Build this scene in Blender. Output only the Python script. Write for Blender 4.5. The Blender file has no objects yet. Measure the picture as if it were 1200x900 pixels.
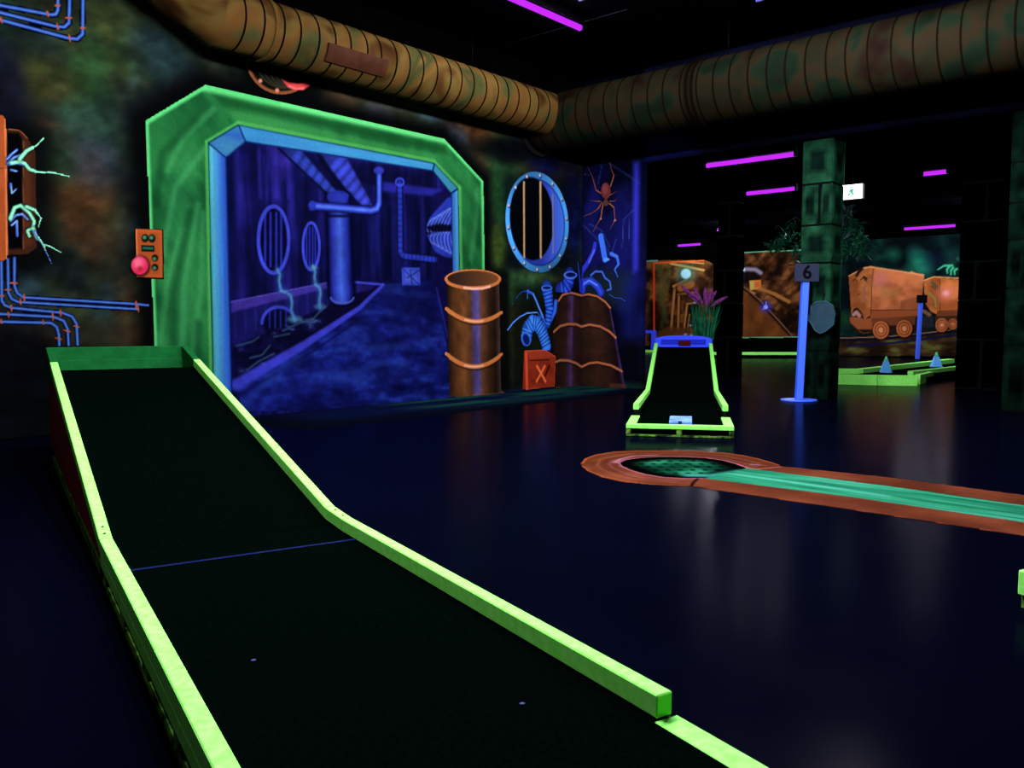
import bpy, bmesh, math, random
import numpy as np
from mathutils import Vector, Matrix

random.seed(7)
SC = bpy.context.scene
COL = SC.collection

# ------------------------------------------------------------------ camera
F, CX, CY, EYE = 1000.0, 600.0, 450.0, 1.2          # focal length in pixels of the 1200x900 frame
PITCH, YAW = math.atan(72 / 1000.0), math.radians(41)
FW = np.array([math.cos(YAW) * math.cos(PITCH), math.sin(YAW) * math.cos(PITCH), -math.sin(PITCH)])
RT = np.array([math.sin(YAW), -math.cos(YAW), 0.0])
UP = np.cross(RT, FW)
EYEP = np.array([0, 0, EYE])
cam_data = bpy.data.cameras.new('camera')
cam = bpy.data.objects.new('camera', cam_data)
COL.objects.link(cam)
cam_data.sensor_width = 36
cam_data.lens = 36 * F / 1200
cam_data.clip_start, cam_data.clip_end = 0.05, 200
cam.matrix_world = Matrix(((RT[0], UP[0], -FW[0], 0), (RT[1], UP[1], -FW[1], 0), (RT[2], UP[2], -FW[2], EYE), (0, 0, 0, 1)))
SC.camera = cam

# ------------------------------------------------------------------ world, view
world = bpy.data.worlds.new('world')
SC.world = world
world.use_nodes = True
world.node_tree.nodes['Background'].inputs[0].default_value = (0.25, 0.3, 0.8, 1)
world.node_tree.nodes['Background'].inputs[1].default_value = 0.002
SC.view_settings.view_transform = 'Standard'
SC.view_settings.look = 'None'
SC.view_settings.exposure = 0.0
SC.view_settings.gamma = 1.0
SC.view_settings.use_curve_mapping = False

# the black light lamps, seen ones and added unseen ones: centre, length, axis, watts (each one hangs in its own fixture, built further down)
LAMP_COLOUR = (0.86, 0.80, 1.0)
LAMPS = [
    # x, y, z, length, axis, power, style
    (9.10, 7.52, 5.42, 2.16, 'x', 260, 'violet'),
    (8.25, 6.93, 5.50, 2.30, 'x', 120, 'blue'),
    (9.90, 5.17, 5.50, 2.16, 'x', 120, 'blue'),
    (2.70, 3.60, 4.60, 2.16, 'x', 1950, 'violet'),  # added out of view overhead, lights the near rails and wall
    (5.40, 3.40, 4.45, 2.16, 'x', 950, 'violet'),  # added out of view, evens the light on the portal wall
    (8.90, 3.20, 4.80, 2.16, 'x', 1300, 'violet'),  # added out of view, brings light to the wall corner
    (-0.30, 4.30, 4.80, 2.16, 'x', 95, 'violet'),  # added out of view at left, lights the rail sides
    (15.00, 7.22, 4.20, 1.81, 'y', 45, 'violet'),
    (18.83, 8.52, 4.20, 1.24, 'y', 22, 'violet'),
    (18.71, 5.00, 4.20, 0.50, 'y', 14, 'violet'),
    (16.50, 6.46, 4.20, 0.50, 'y', 35, 'violet'),  # added behind the stone column, lights the cone lane
    (29.20, 7.91, 4.20, 1.58, 'y', 55, 'violet'),
    (29.70, 16.70, 4.20, 1.07, 'y', 90, 'violet'),
    (25.40, 13.00, 4.20, 0.60, 'y', 620, 'violet'),  # added behind the narrow column to light the mine murals
    (24.90, 9.72, 4.20, 0.60, 'y', 520, 'violet'),  # added behind the stone column, more light for the far wall
    (24.90, 5.57, 4.20, 0.60, 'y', 560, 'violet'),  # added behind the wide column to light the ore wagon mural
]
LAMP_TINT = np.array(LAMP_COLOUR) / 0.83

# ------------------------------------------------------------------ pixel -> place helpers (used once, to read positions off the photograph)
def ray(x, y): return FW + RT * (x - CX) / F - UP * (y - CY) / F
def onz(x, y, z=0.0):
    d = ray(x, y); return EYEP + d * (z - EYE) / d[2]
def onY(x, y, Y):
    d = ray(x, y); return EYEP + d * Y / d[1]
def onX(x, y, X):
    d = ray(x, y); return EYEP + d * X / d[0]

WALL_Y = 9.62        # painted wall with the portal
STUB_X = 13.09       # short wall with the spider, columns stand in the same line
FAR_X = 31.0         # mine murals at the far end
CEIL, CEIL2 = 5.65, 4.40

# ------------------------------------------------------------------ colour
def lin(c):
    c = np.asarray(c, float) / 255.0
    return np.where(c <= 0.04045, c / 12.92, ((c + 0.055) / 1.055) ** 2.4)
def nodes_of(m): return m.node_tree.nodes, m.node_tree.links
MATS = {}
def mat(name, rgb, k=1.0, rough=0.7, spec=0.02, var=0.0, scale=8.0, bump=0.0, rgb2=None, metal=0.0, stretch=None):
    """painted surface: rgb is the 0..255 colour wanted under a light level k; var mixes a second tone by noise"""
    if name in MATS: return MATS[name]
    m = bpy.data.materials.new(name); m.use_nodes = True
    N, L = nodes_of(m); b = N['Principled BSDF']
    c = np.clip(lin(rgb) / (k * LAMP_TINT), 0, 0.97)
    b.inputs['Base Color'].default_value = (*c, 1)
    b.inputs['Roughness'].default_value = rough
    b.inputs['Specular IOR Level'].default_value = spec
    b.inputs['Metallic'].default_value = metal
    if var or rgb2 is not None or bump:
        tc = N.new('ShaderNodeTexCoord'); mp = N.new('ShaderNodeMapping')
        if stretch: mp.inputs['Scale'].default_value = stretch
        L.new(tc.outputs['Object'], mp.inputs['Vector'])
        nz = N.new('ShaderNodeTexNoise'); nz.inputs['Scale'].default_value = scale; nz.inputs['Detail'].default_value = 5
        L.new(mp.outputs['Vector'], nz.inputs['Vector'])
        c2 = np.clip(lin(rgb2) / (k * LAMP_TINT), 0, 0.97) if rgb2 is not None else c * (1 - var)
        rp = N.new('ShaderNodeValToRGB')
        rp.color_ramp.elements[0].position = 0.36; rp.color_ramp.elements[1].position = 0.64
        rp.color_ramp.elements[0].color = (*c2, 1); rp.color_ramp.elements[1].color = (*c, 1)
        L.new(nz.outputs['Fac'], rp.inputs['Fac']); L.new(rp.outputs['Color'], b.inputs['Base Color'])
        if bump:
            bp = N.new('ShaderNodeBump'); bp.inputs['Strength'].default_value = bump; bp.inputs['Distance'].default_value = 0.01
            n2 = N.new('ShaderNodeTexNoise'); n2.inputs['Scale'].default_value = scale * 12
            L.new(mp.outputs['Vector'], n2.inputs['Vector'])
            L.new(n2.outputs['Fac'], bp.inputs['Height']); L.new(bp.outputs['Normal'], b.inputs['Normal'])
    MATS[name] = m
    return m
def emit_mat(name, rgb, strength):
    if name in MATS: return MATS[name]
    m = bpy.data.materials.new(name); m.use_nodes = True
    N, L = nodes_of(m); b = N['Principled BSDF']
    b.inputs['Base Color'].default_value = (0, 0, 0, 1); b.inputs['Specular IOR Level'].default_value = 0
    b.inputs['Emission Color'].default_value = (*rgb, 1)
    b.inputs['Emission Strength'].default_value = strength
    MATS[name] = m
    return m
def paint_mat(name='mural_paint', rough=0.8, spec=0.0):
    if name in MATS: return MATS[name]
    m = bpy.data.materials.new(name); m.use_nodes = True
    N, L = nodes_of(m); b = N['Principled BSDF']
    at = N.new('ShaderNodeVertexColor'); at.layer_name = 'Col'
    tc = N.new('ShaderNodeTexCoord'); nz = N.new('ShaderNodeTexNoise')
    nz.inputs['Scale'].default_value = 38; nz.inputs['Detail'].default_value = 3
    L.new(tc.outputs['Object'], nz.inputs['Vector'])
    mr = N.new('ShaderNodeMapRange'); mr.inputs['To Min'].default_value = 0.8; mr.inputs['To Max'].default_value = 1.2
    L.new(nz.outputs['Fac'], mr.inputs['Value'])
    mx = N.new('ShaderNodeVectorMath'); mx.operation = 'SCALE'
    L.new(at.outputs['Color'], mx.inputs[0]); L.new(mr.outputs['Result'], mx.inputs['Scale'])
    L.new(mx.outputs['Vector'], b.inputs['Base Color'])
    b.inputs['Roughness'].default_value = rough
    b.inputs['Specular IOR Level'].default_value = spec
    MATS[name] = m
    return m

# ------------------------------------------------------------------ object helpers
def tag(o, label=None, cat=None, group=None, kind=None):
    if label: o['label'] = label
    if cat: o['category'] = cat
    if group: o['group'] = group
    if kind: o['kind'] = kind
    return o
def thing(name, label, cat, loc=(0, 0, 0), group=None):
    o = bpy.data.objects.new(name, None); COL.objects.link(o)
    o.location = loc; o.empty_display_size = 0.1
    return tag(o, label, cat, group)
def link(name, me, m=None, parent=None):
    o = bpy.data.objects.new(name, me); COL.objects.link(o)
    if m is not None and not me.materials: me.materials.append(m)
    if parent is not None:
        o.parent = parent
        w = np.array(parent.location)
        pp = parent.parent
        while pp is not None: w = w + np.array(pp.location); pp = pp.parent
        o.location = tuple(-w)          # meshes are written in world coordinates
    return o
def mesh(name, V, Fc, m=None, parent=None, smooth=False):
    me = bpy.data.meshes.new(name)
    me.from_pydata([tuple(map(float, v)) for v in V], [], [tuple(map(int, f)) for f in Fc]); me.update()
    if smooth: me.shade_smooth()
    return link(name, me, m, parent)
def from_bm(name, bm, m=None, parent=None, smooth=False):
    bmesh.ops.recalc_face_normals(bm, faces=bm.faces)
    me = bpy.data.meshes.new(name); bm.to_mesh(me); bm.free()
    if smooth: me.shade_smooth()
    return link(name, me, m, parent)
def hexa(name, P, m=None, parent=None, bevel=0.0, seg=1):
    """P: eight corners, bottom four then top four, same order"""
    bm = bmesh.new(); v = [bm.verts.new(tuple(p)) for p in P]
    for f in ((3, 2, 1, 0), (4, 5, 6, 7), (0, 1, 5, 4), (1, 2, 6, 5), (2, 3, 7, 6), (3, 0, 4, 7)): bm.faces.new([v[i] for i in f])
    if bevel: bmesh.ops.bevel(bm, geom=bm.edges[:], offset=bevel, segments=seg, affect='EDGES', profile=0.5)
    return from_bm(name, bm, m, parent)
def box(name, lo, hi, m=None, parent=None, bevel=0.0):
    x0, y0, z0 = lo; x1, y1, z1 = hi
    return hexa(name, [(x0, y0, z0), (x1, y0, z0), (x1, y1, z0), (x0, y1, z0), (x0, y0, z1), (x1, y0, z1), (x1, y1, z1), (x0, y1, z1)], m, parent, bevel)
def beam_between(name, a, b, w, h, m, parent=None, bevel=0.004, side=None):
    """bar whose TOP centreline runs a->b, w wide, h tall (vertical sides)"""
    a, b = np.array(a, float), np.array(b, float)
    d = b - a; s = np.array([d[1], -d[0], 0.0]); s /= np.linalg.norm(s); s *= w / 2
    dz = np.array([0, 0, h])
    return hexa(name, [a - s - dz, a + s - dz, b + s - dz, b - s - dz, a - s, a + s, b + s, b - s], m, parent, bevel)
def frame_of(d):
    d = np.asarray(d, float); d = d / np.linalg.norm(d)
    a = np.array([0, 0, 1.0]) if abs(d[2]) < 0.9 else np.array([1.0, 0, 0])
    s = np.cross(d, a); s /= np.linalg.norm(s); t = np.cross(s, d)
    return d, s, t
def tube_mesh(path, radii, n=16, caps=True):
    path = [np.array(p, float) for p in path]
    V, Fc = [], []
    for i, p in enumerate(path):
        d = path[min(i + 1, len(path) - 1)] - path[max(i - 1, 0)]
        _, s, t = frame_of(d)
        r = radii[i] if hasattr(radii, '__len__') else radii
        for k in range(n):
            a = 2 * math.pi * k / n
            V.append(p + s * math.cos(a) * r + t * math.sin(a) * r)
    for i in range(len(path) - 1):
        for k in range(n):
            Fc.append((i * n + k, i * n + (k + 1) % n, (i + 1) * n + (k + 1) % n, (i + 1) * n + k))
    if caps:
        Fc.append(tuple(range(n - 1, -1, -1))); Fc.append(tuple((len(path) - 1) * n + k for k in range(n)))
    return V, Fc
def tube(name, path, radii, m, parent=None, n=16, caps=True):
    V, Fc = tube_mesh(path, radii, n, caps)
    return mesh(name, V, Fc, m, parent, smooth=True)
def prism(name, pts, z0, z1, m, parent=None, bevel=0.0):
    bm = bmesh.new()
    lo = [bm.verts.new((p[0], p[1], z0)) for p in pts]; hi = [bm.verts.new((p[0], p[1], z1)) for p in pts]
    bm.faces.new(lo[::-1]); bm.faces.new(hi)
    for i in range(len(pts)):
        j = (i + 1) % len(pts); bm.faces.new((lo[i], lo[j], hi[j], hi[i]))
    if bevel: bmesh.ops.bevel(bm, geom=bm.edges[:], offset=bevel, segments=2, affect='EDGES', profile=0.5)
    return from_bm(name, bm, m, parent)

# ------------------------------------------------------------------ numpy painter: murals are painted on fine grids lying on the walls
def hash2(ix, iy, seed):
    h = (ix.astype(np.int64) * 374761393 + iy.astype(np.int64) * 668265263 + seed * 1442695041) & 0x7fffffff
    h = ((h ^ (h >> 13)) * 1274126177) & 0x7fffffff
    return ((h ^ (h >> 16)) & 0xffff) / 65535.0
def vnoise(u, v, seed=0):
    iu, iv = np.floor(u), np.floor(v); fu, fv = u - iu, v - iv
    fu = fu * fu * (3 - 2 * fu); fv = fv * fv * (3 - 2 * fv)
    a, b = hash2(iu, iv, seed), hash2(iu + 1, iv, seed); c, d = hash2(iu, iv + 1, seed), hash2(iu + 1, iv + 1, seed)
    return (a * (1 - fu) + b * fu) * (1 - fv) + (c * (1 - fu) + d * fu) * fv
def fbm(u, v, seed=0, octv=4):
    s, a, t = 0, 1.0, 0
    for o in range(octv):
        s = s + a * vnoise(u * 2 ** o, v * 2 ** o, seed + o * 17); t += a; a *= 0.55
    return s / t
def sstep(a, b, x):
    t = np.clip((x - a) / (b - a), 0, 1); return t * t * (3 - 2 * t)
class Canvas:
    """rectangle of paint in plane coordinates (u, v); conv maps photograph pixels to (u, v)"""
    def __init__(self, u0, u1, v0, v1, step, conv, base=(0, 0, 0)):
        self.nu, self.nv = max(2, int(round((u1 - u0) / step)) + 1), max(2, int(round((v1 - v0) / step)) + 1)
        self.u, self.v = np.linspace(u0, u1, self.nu), np.linspace(v0, v1, self.nv)
        self.U, self.V = np.meshgrid(self.u, self.v, indexing='ij')
        self.C = np.zeros((self.nu, self.nv, 3)); self.C[:] = np.array(base, float)
        self.A = np.zeros((self.nu, self.nv)); self.conv = conv; self.step = step
        self.off, self.sc = (0, 0), 1.0
    def crop(self, x, y, s): self.off, self.sc = (x, y), s; return self
    def p(self, pt): return self.conv(self.off[0] + pt[0] / self.sc, self.off[1] + pt[1] / self.sc)
    def pts(self, P): return np.array([self.p(q) for q in P])
    def size(self, px, at):                       # a width in crop pixels -> metres near a point (vertical measure)
        a, b = self.p(at), self.p((at[0], at[1] + px)); return abs(b[1] - a[1])
    def win(self, lo, hi):
        i0, i1 = np.searchsorted(self.u, [lo[0], hi[0]]); j0, j1 = np.searchsorted(self.v, [lo[1], hi[1]])
        return slice(max(i0 - 1, 0), min(i1 + 1, self.nu)), slice(max(j0 - 1, 0), min(j1 + 1, self.nv))
    def put(self, w, m, col, cut):
        m = np.clip(m, 0, 1); c = np.asarray(col, float)
        self.C[w] = self.C[w] * (1 - m[..., None]) + c * m[..., None]
        if cut: self.A[w] = np.maximum(self.A[w], m)
    @staticmethod
    def dist_poly(U, V, Q, closed=False):
        """distance to a polyline, parameter along it (0..1)"""
        best, tt = np.full(U.shape, 1e9), np.zeros(U.shape)
        R = np.vstack([Q, Q[:1]]) if closed else Q
        seg = np.linalg.norm(np.diff(R, axis=0), axis=1); cum = np.concatenate([[0], np.cumsum(seg)]); T = max(cum[-1], 1e-9)
        for i in range(len(R) - 1):
            a, b = R[i], R[i + 1]; d = b - a; l2 = max(d @ d, 1e-12)
            t = np.clip(((U - a[0]) * d[0] + (V - a[1]) * d[1]) / l2, 0, 1)
            e = np.hypot(U - a[0] - t * d[0], V - a[1] - t * d[1]); k = e < best
            best = np.where(k, e, best); tt = np.where(k, (cum[i] + t * seg[i]) / T, tt)
        return best, tt
    @staticmethod
    def inside(U, V, Q):
        c = np.zeros(U.shape, bool); n = len(Q)
        for i in range(n):
            (x0, y0), (x1, y1) = Q[i], Q[(i + 1) % n]
            if y0 == y1: continue
            k = (y0 > V) != (y1 > V)
            c ^= k & (U < (x1 - x0) * (V - y0) / (y1 - y0) + x0)
        return c
    def poly(self, P, col, soft=0.02, op=1.0, cut=True, raw=False, grow=0.0):
        Q = np.asarray(P, float) if raw else self.pts(P)
        pad = soft * 2 + grow + self.step
        w = self.win(Q.min(0) - pad, Q.max(0) + pad); U, V = self.U[w], self.V[w]
        if not U.size: return
        d, _ = self.dist_poly(U, V, Q, True); sd = np.where(self.inside(U, V, Q), d, -d) + grow
        m = np.clip(0.5 + sd / max(soft, 1e-4), 0, 1) * op
        self.put(w, m, col(U, V) if callable(col) else col, cut)
    def line(self, P, wd, col, soft=0.4, op=1.0, cut=True, raw=False, taper=None, shade=None, closed=False):
        """stroke: wd in crop pixels (or metres when raw); soft is a share of the width; taper=(start, end) factors; shade(col, t, q)"""
        Q = np.asarray(P, float) if raw else self.pts(P)
        if raw: r = wd / 2
        else:                                     # widths are measured across the stroke, so they depend on its run
            S = np.abs(np.diff(np.array(P, float), axis=0)).sum(0); mid = P[len(P) // 2]; a = S[0] / max(S.sum(), 1e-6)
            hz = abs(self.p((mid[0] + wd, mid[1]))[0] - self.p(mid)[0]); r = (self.size(wd, mid) * a + hz * (1 - a)) / 2
        pad = r * 2 * (max(taper) if taper else 1) + self.step
        w = self.win(Q.min(0) - pad, Q.max(0) + pad); U, V = self.U[w], self.V[w]
        if not U.size: return
        d, t = self.dist_poly(U, V, Q, closed)
        rr = r * (taper[0] + (taper[1] - taper[0]) * t) if taper else r
        q = d / np.maximum(rr, 1e-4)
        m = (1 - sstep(1 - soft, 1 + soft, q)) * op
        c = np.zeros(U.shape + (3,)) + np.asarray(col, float)
        if shade: c = shade(c, t, q)
        self.put(w, m, c, cut)
    def ell(self, c, rx, ry, col, soft=0.15, op=1.0, cut=True, rot=0.0, raw=False, n=40):
        a = np.linspace(0, 2 * math.pi, n, endpoint=False); cr, sr = math.cos(rot), math.sin(rot)
        P = [(c[0] + rx * math.cos(t) * cr - ry * math.sin(t) * sr, c[1] + rx * math.cos(t) * sr + ry * math.sin(t) * cr) for t in a]
        Q = np.array(P) if raw else self.pts(P)
        ext = (Q.max(0) - Q.min(0)).min()
        self.poly(Q, col, soft * ext, op, cut, raw=True)
    def ring(self, c, rx, ry, wd, col, soft=0.4, op=1.0, cut=True, rot=0.0, arc=(0, 360), n=36):
        a = np.radians(np.linspace(arc[0], arc[1], n)); cr, sr = math.cos(rot), math.sin(rot)
        P = [(c[0] + rx * math.cos(t) * cr - ry * math.sin(t) * sr, c[1] + rx * math.cos(t) * sr + ry * math.sin(t) * cr) for t in a]
        self.line(P, wd, col, soft, op, cut)
    def mottle(self, amt, fu, fv, seed, mask=None):
        n = fbm(self.U * fu, self.V * fv, seed) - 0.5
        f = 1 + n * 2 * amt
        if mask is not None: f = 1 + (f - 1) * mask
        self.C *= f[..., None]
    def build(self, name, place, normal, k, m, parent=None, sel=None, thick=0.0):
        if sel is None:
            keep = self.A > 0.5
            fk = keep[:-1, :-1] & keep[1:, :-1] & keep[:-1, 1:] & keep[1:, 1:]
        else:
            fk = sel[:-1, :-1]            # a partition of one picture: neighbours meet without a gap
        I, J = np.nonzero(fk)
        idx = lambda i, j: i * self.nv + j
        Q = np.stack([idx(I, J), idx(I + 1, J), idx(I + 1, J + 1), idx(I, J + 1)], 1)
        used, inv = np.unique(Q, return_inverse=True); Q = inv.reshape(Q.shape)
        Pu, Pv = self.U.ravel()[used], self.V.ravel()[used]
        V = np.array(place(Pu, Pv)).T
        nrm = np.array(normal, float)
        a, b, c = V[Q[0, 0]], V[Q[0, 1]], V[Q[0, 2]]
        if np.cross(b - a, c - a) @ nrm < 0: Q = Q[:, ::-1]
        cl = np.clip(lin(np.clip(self.C.reshape(-1, 3)[used], 0, 255)) / (k * LAMP_TINT), 0, 0.95)
        if thick:
            e = np.concatenate([Q[:, [0, 1]], Q[:, [1, 2]], Q[:, [2, 3]], Q[:, [3, 0]]])
            key = np.sort(e, 1); _, first, cnt = np.unique(key, axis=0, return_index=True, return_counts=True)
            be = e[first[cnt == 1]]; n0 = len(V); bv, bi = np.unique(be, return_inverse=True); bi = bi.reshape(be.shape)
            V = np.vstack([V, V[bv] - nrm * thick]); cl = np.vstack([cl, cl[bv]])
            Q = np.vstack([Q, np.stack([be[:, 1], be[:, 0], bi[:, 0] + n0, bi[:, 1] + n0], 1)])
        me = bpy.data.meshes.new(name)
        me.vertices.add(len(V)); me.vertices.foreach_set('co', V.astype(np.float32).ravel())
        me.loops.add(Q.size); me.loops.foreach_set('vertex_index', Q.astype(np.int32).ravel())
        me.polygons.add(len(Q)); me.polygons.foreach_set('loop_start', np.arange(0, Q.size, 4, dtype=np.int32))
        me.update(calc_edges=True)
        at = me.color_attributes.new('Col', 'FLOAT_COLOR', 'POINT')
        at.data.foreach_set('color', np.hstack([cl, np.ones((len(cl), 1))]).astype(np.float32).ravel())
        return link(name, me, m, parent)

K1, K2, KF = 1.6, 0.9, 0.68          # light level reaching the portal wall, the spider wall and the far wall
PAINT = paint_mat()
convL = lambda x, y: onY(x, y, WALL_Y)[[0, 2]]
convS = lambda x, y: onX(x, y, STUB_X)[[1, 2]]
convF = lambda x, y: onX(x, y, FAR_X)[[1, 2]]
placeL = lambda o: (lambda u, v: (u, np.full_like(u, WALL_Y - o), v))
placeS = lambda o: (lambda u, v: (np.full_like(u, STUB_X - o), u, v))
placeF = lambda o: (lambda u, v: (np.full_like(u, FAR_X - o), u, v))
def mixc(a, b, t):
    return np.asarray(a, float) * (1 - t[..., None]) + np.asarray(b, float) * t[..., None]
# ================================================================== STRUCTURE
def floor_mat():
    m = bpy.data.materials.new('dark_floor'); m.use_nodes = True
    N, L = nodes_of(m); b = N['Principled BSDF']
    tc = N.new('ShaderNodeTexCoord'); nz = N.new('ShaderNodeTexNoise'); nz.inputs['Scale'].default_value = 0.9; nz.inputs['Detail'].default_value = 6
    L.new(tc.outputs['Object'], nz.inputs['Vector'])
    rp = N.new('ShaderNodeValToRGB')
    rp.color_ramp.elements[0].color = (0.0003, 0.0005, 0.0022, 1); rp.color_ramp.elements[1].color = (0.0006, 0.0010, 0.0042, 1)
    L.new(nz.outputs['Fac'], rp.inputs['Fac']); L.new(rp.outputs['Color'], b.inputs['Base Color'])
    n2 = N.new('ShaderNodeTexNoise'); n2.inputs['Scale'].default_value = 3.0; n2.inputs['Detail'].default_value = 4
    L.new(tc.outputs['Object'], n2.inputs['Vector'])
    mr = N.new('ShaderNodeMapRange'); mr.inputs['To Min'].default_value = 0.13; mr.inputs['To Max'].default_value = 0.22
    L.new(n2.outputs['Fac'], mr.inputs['Value']); L.new(mr.outputs['Result'], b.inputs['Roughness'])
    b.inputs['Specular IOR Level'].default_value = 0.5; b.inputs['IOR'].default_value = 1.021
    n3 = N.new('ShaderNodeTexNoise'); n3.inputs['Scale'].default_value = 180
    L.new(tc.outputs['Object'], n3.inputs['Vector'])
    bp = N.new('ShaderNodeBump'); bp.inputs['Strength'].default_value = 0.06; bp.inputs['Distance'].default_value = 0.004
    L.new(n3.outputs['Fac'], bp.inputs['Height']); L.new(bp.outputs['Normal'], b.inputs['Normal'])
    return m
tag(box('floor', (-4, -12, -0.1), (31.4, 24, 0), floor_mat()), 'dark blue-black smooth floor of the hall', kind='structure')
black = mat('black_ceiling_paint', (7, 7, 15), k=9, rough=0.95, spec=0.0, var=0.4, scale=3)
tag(box('ceiling', (-4, -12, CEIL), (STUB_X + 0.3, WALL_Y + 0.2, CEIL + 0.1), black), 'black painted ceiling above the ramps', kind='structure')
tag(box('ceiling', (STUB_X + 0.3, -12, CEIL2), (FAR_X + 0.4, 24, CEIL2 + 0.1), black), 'lower black ceiling of the far hall', kind='structure')
seam = mat('ceiling_seam_grey', (34, 36, 48), k=5, rough=0.7)
a, b = onz(556, 62, CEIL - 0.01), onz(735, 11, CEIL - 0.01)
tag(tube('trim_1', [a, b], 0.006, seam, n=6), 'thin grey wire running across the black ceiling', kind='structure')

# ---- painted wall with the portal
cw = Canvas(-1.0, STUB_X, 0, CEIL, 0.03, convL, (22, 26, 24)); cw.A[:] = 1
U, V = cw.U, cw.V
n1, n2, n3, n4 = fbm(U * .9, V * .9, 1, 5), fbm(U * 1.1, V * 1.3, 21, 5), fbm(U * 1.3, V * 1.1, 41, 5), fbm(U * 5, V * 5, 61, 3)
c = mixc((17, 21, 22), (52, 60, 38), sstep(.32, .75, n1))
c = mixc(0, 1, np.zeros(U.shape)) + c
def over(c, col, m): return c * (1 - m[..., None]) + np.asarray(col, float) * m[..., None]
c = over(c, (62, 42, 30), sstep(.5, .8, n2) * .75)
c = over(c, (44, 62, 70), sstep(.52, .8, n3) * .8)
c = over(c, (34, 66, 44), sstep(.55, .8, fbm(U * 1.2, V * 1.2, 81, 4)) * .7)
c *= (0.8 + 0.4 * n4)[..., None]
def blob(c, x, y, rx, ry, col, op):
    q = convL(x, y); r1 = abs(convL(x + rx, y)[0] - q[0]); r2 = abs(convL(x, y + ry)[1] - q[1])
    d = np.hypot((U - q[0]) / r1, (V - q[1]) / r2)
    return over(c, col, (1 - sstep(.25, 1.0, d)) * op)
for bl in ((60, 95, 70, 45, (60, 68, 38), .5), (110, 70, 40, 40, (50, 74, 46), .45), (190, 60, 60, 50, (34, 52, 62), .5), (110, 150, 60, 50, (48, 60, 60), .5),
           (95, 230, 50, 50, (66, 44, 30), .6), (125, 275, 40, 50, (58, 46, 32), .5), (60, 190, 50, 40, (34, 62, 46), .5), (110, 190, 40, 50, (40, 52, 66), .5),
           (5, 100, 40, 90, (12, 14, 30), .7), (40, 50, 60, 30, (24, 30, 30), .5), (20, 420, 110, 90, (7, 8, 13), .92), (100, 440, 120, 60, (7, 8, 12), .9), (20, 500, 160, 90, (6, 7, 11), .95), (100, 390, 70, 25, (34, 30, 24), .6),
           (440, 115, 90, 30, (74, 72, 64), .7), (445, 135, 25, 22, (84, 96, 112), .6), (505, 132, 25, 20, (72, 98, 118), .6), (400, 120, 30, 25, (104, 64, 50), .35), (560, 150, 45, 26, (96, 62, 40), .5), (535, 160, 20, 22, (70, 92, 116), .5),
           (590, 220, 30, 70, (28, 58, 36), .8), (582, 290, 22, 40, (62, 80, 38), .8), (610, 335, 50, 34, (46, 74, 50), .85), (605, 395, 34, 50, (46, 50, 32), .75),
           (640, 190, 30, 30, (12, 16, 52), .85), (672, 250, 22, 90, (10, 14, 54), .85), (672, 360, 30, 70, (8, 10, 30), .8), (590, 180, 40, 18, (6, 8, 12), .85), (610, 175, 50, 16, (6, 8, 14), .85)):
    c = blob(c, *bl)
gm = c.mean(-1, keepdims=True); c = np.clip(gm + (c - gm) * 1.3, 0, 255) * 1.04
st_ = fbm(U * 4 + V * 2, V * 6, 95, 4); c *= (.62 + .76 * st_)[..., None]
c *= (.7 + .6 * fbm(U * 9 - V * 4, V * 12, 96, 3))[..., None]
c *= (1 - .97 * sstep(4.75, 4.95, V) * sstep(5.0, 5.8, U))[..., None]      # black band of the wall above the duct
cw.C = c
# dark airbrushed halo behind the painted motifs
def halo(cv, P, col, r, op=1.0):
    Q = np.array([cv.conv(*p) for p in P]); w = cv.win(Q.min(0) - r, Q.max(0) + r); u, v = cv.U[w], cv.V[w]
    d, _ = cv.dist_poly(u, v, Q, True); d = np.where(cv.inside(u, v, Q), 0, d)
    cv.put(w, (1 - sstep(0.05, r, d)) * op, col, False)
PORTAL = [(184, 502), (170, 142), (240, 100), (520, 163), (566, 213), (570, 466)]
halo(cw, PORTAL, (4, 5, 7), .34, .97)
halo(cw, [(522, 325), (590, 325), (592, 466), (526, 468)], (6, 7, 8), .25, .9)
halo(cw, [(608, 345), (682, 345), (682, 455), (608, 458)], (5, 6, 8), .3, .6)
halo(cw, [(0, 160), (42, 170), (42, 300), (0, 310)], (5, 6, 8), .3, .85)
halo(cw, [(290, 60), (370, 60), (365, 100), (300, 100)], (5, 6, 7), .3, .9)
halo(cw, [(598, 215), (660, 215), (660, 305), (600, 305)], (5, 9, 20), .3, .6)
# green-blue swept skirting at the foot of the wall
cw.crop(0, 0, 1)
cw.line([(180, 501), (300, 488), (530, 466), (682, 453)], 5, (24, 42, 110), .9, .7)
sk = cw.V < .1
wall_left = tag(cw.build('wall_left', placeL(0), (0, -1, 0), K1, PAINT, thick=.2), 'mottled green and brown painted wall with the murals', kind='structure')

# ---- soft blue-green paint carried a little way onto the floor below the murals
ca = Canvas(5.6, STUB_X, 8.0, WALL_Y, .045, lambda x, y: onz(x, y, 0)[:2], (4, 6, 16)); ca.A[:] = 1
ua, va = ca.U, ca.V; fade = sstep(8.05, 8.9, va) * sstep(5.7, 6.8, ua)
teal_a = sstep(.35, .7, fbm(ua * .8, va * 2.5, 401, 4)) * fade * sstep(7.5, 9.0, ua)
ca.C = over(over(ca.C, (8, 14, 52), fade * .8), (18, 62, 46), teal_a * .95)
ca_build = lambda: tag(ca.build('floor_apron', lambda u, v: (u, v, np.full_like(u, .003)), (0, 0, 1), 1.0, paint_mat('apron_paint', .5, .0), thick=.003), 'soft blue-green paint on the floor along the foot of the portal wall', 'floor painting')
ca_build()

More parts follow.
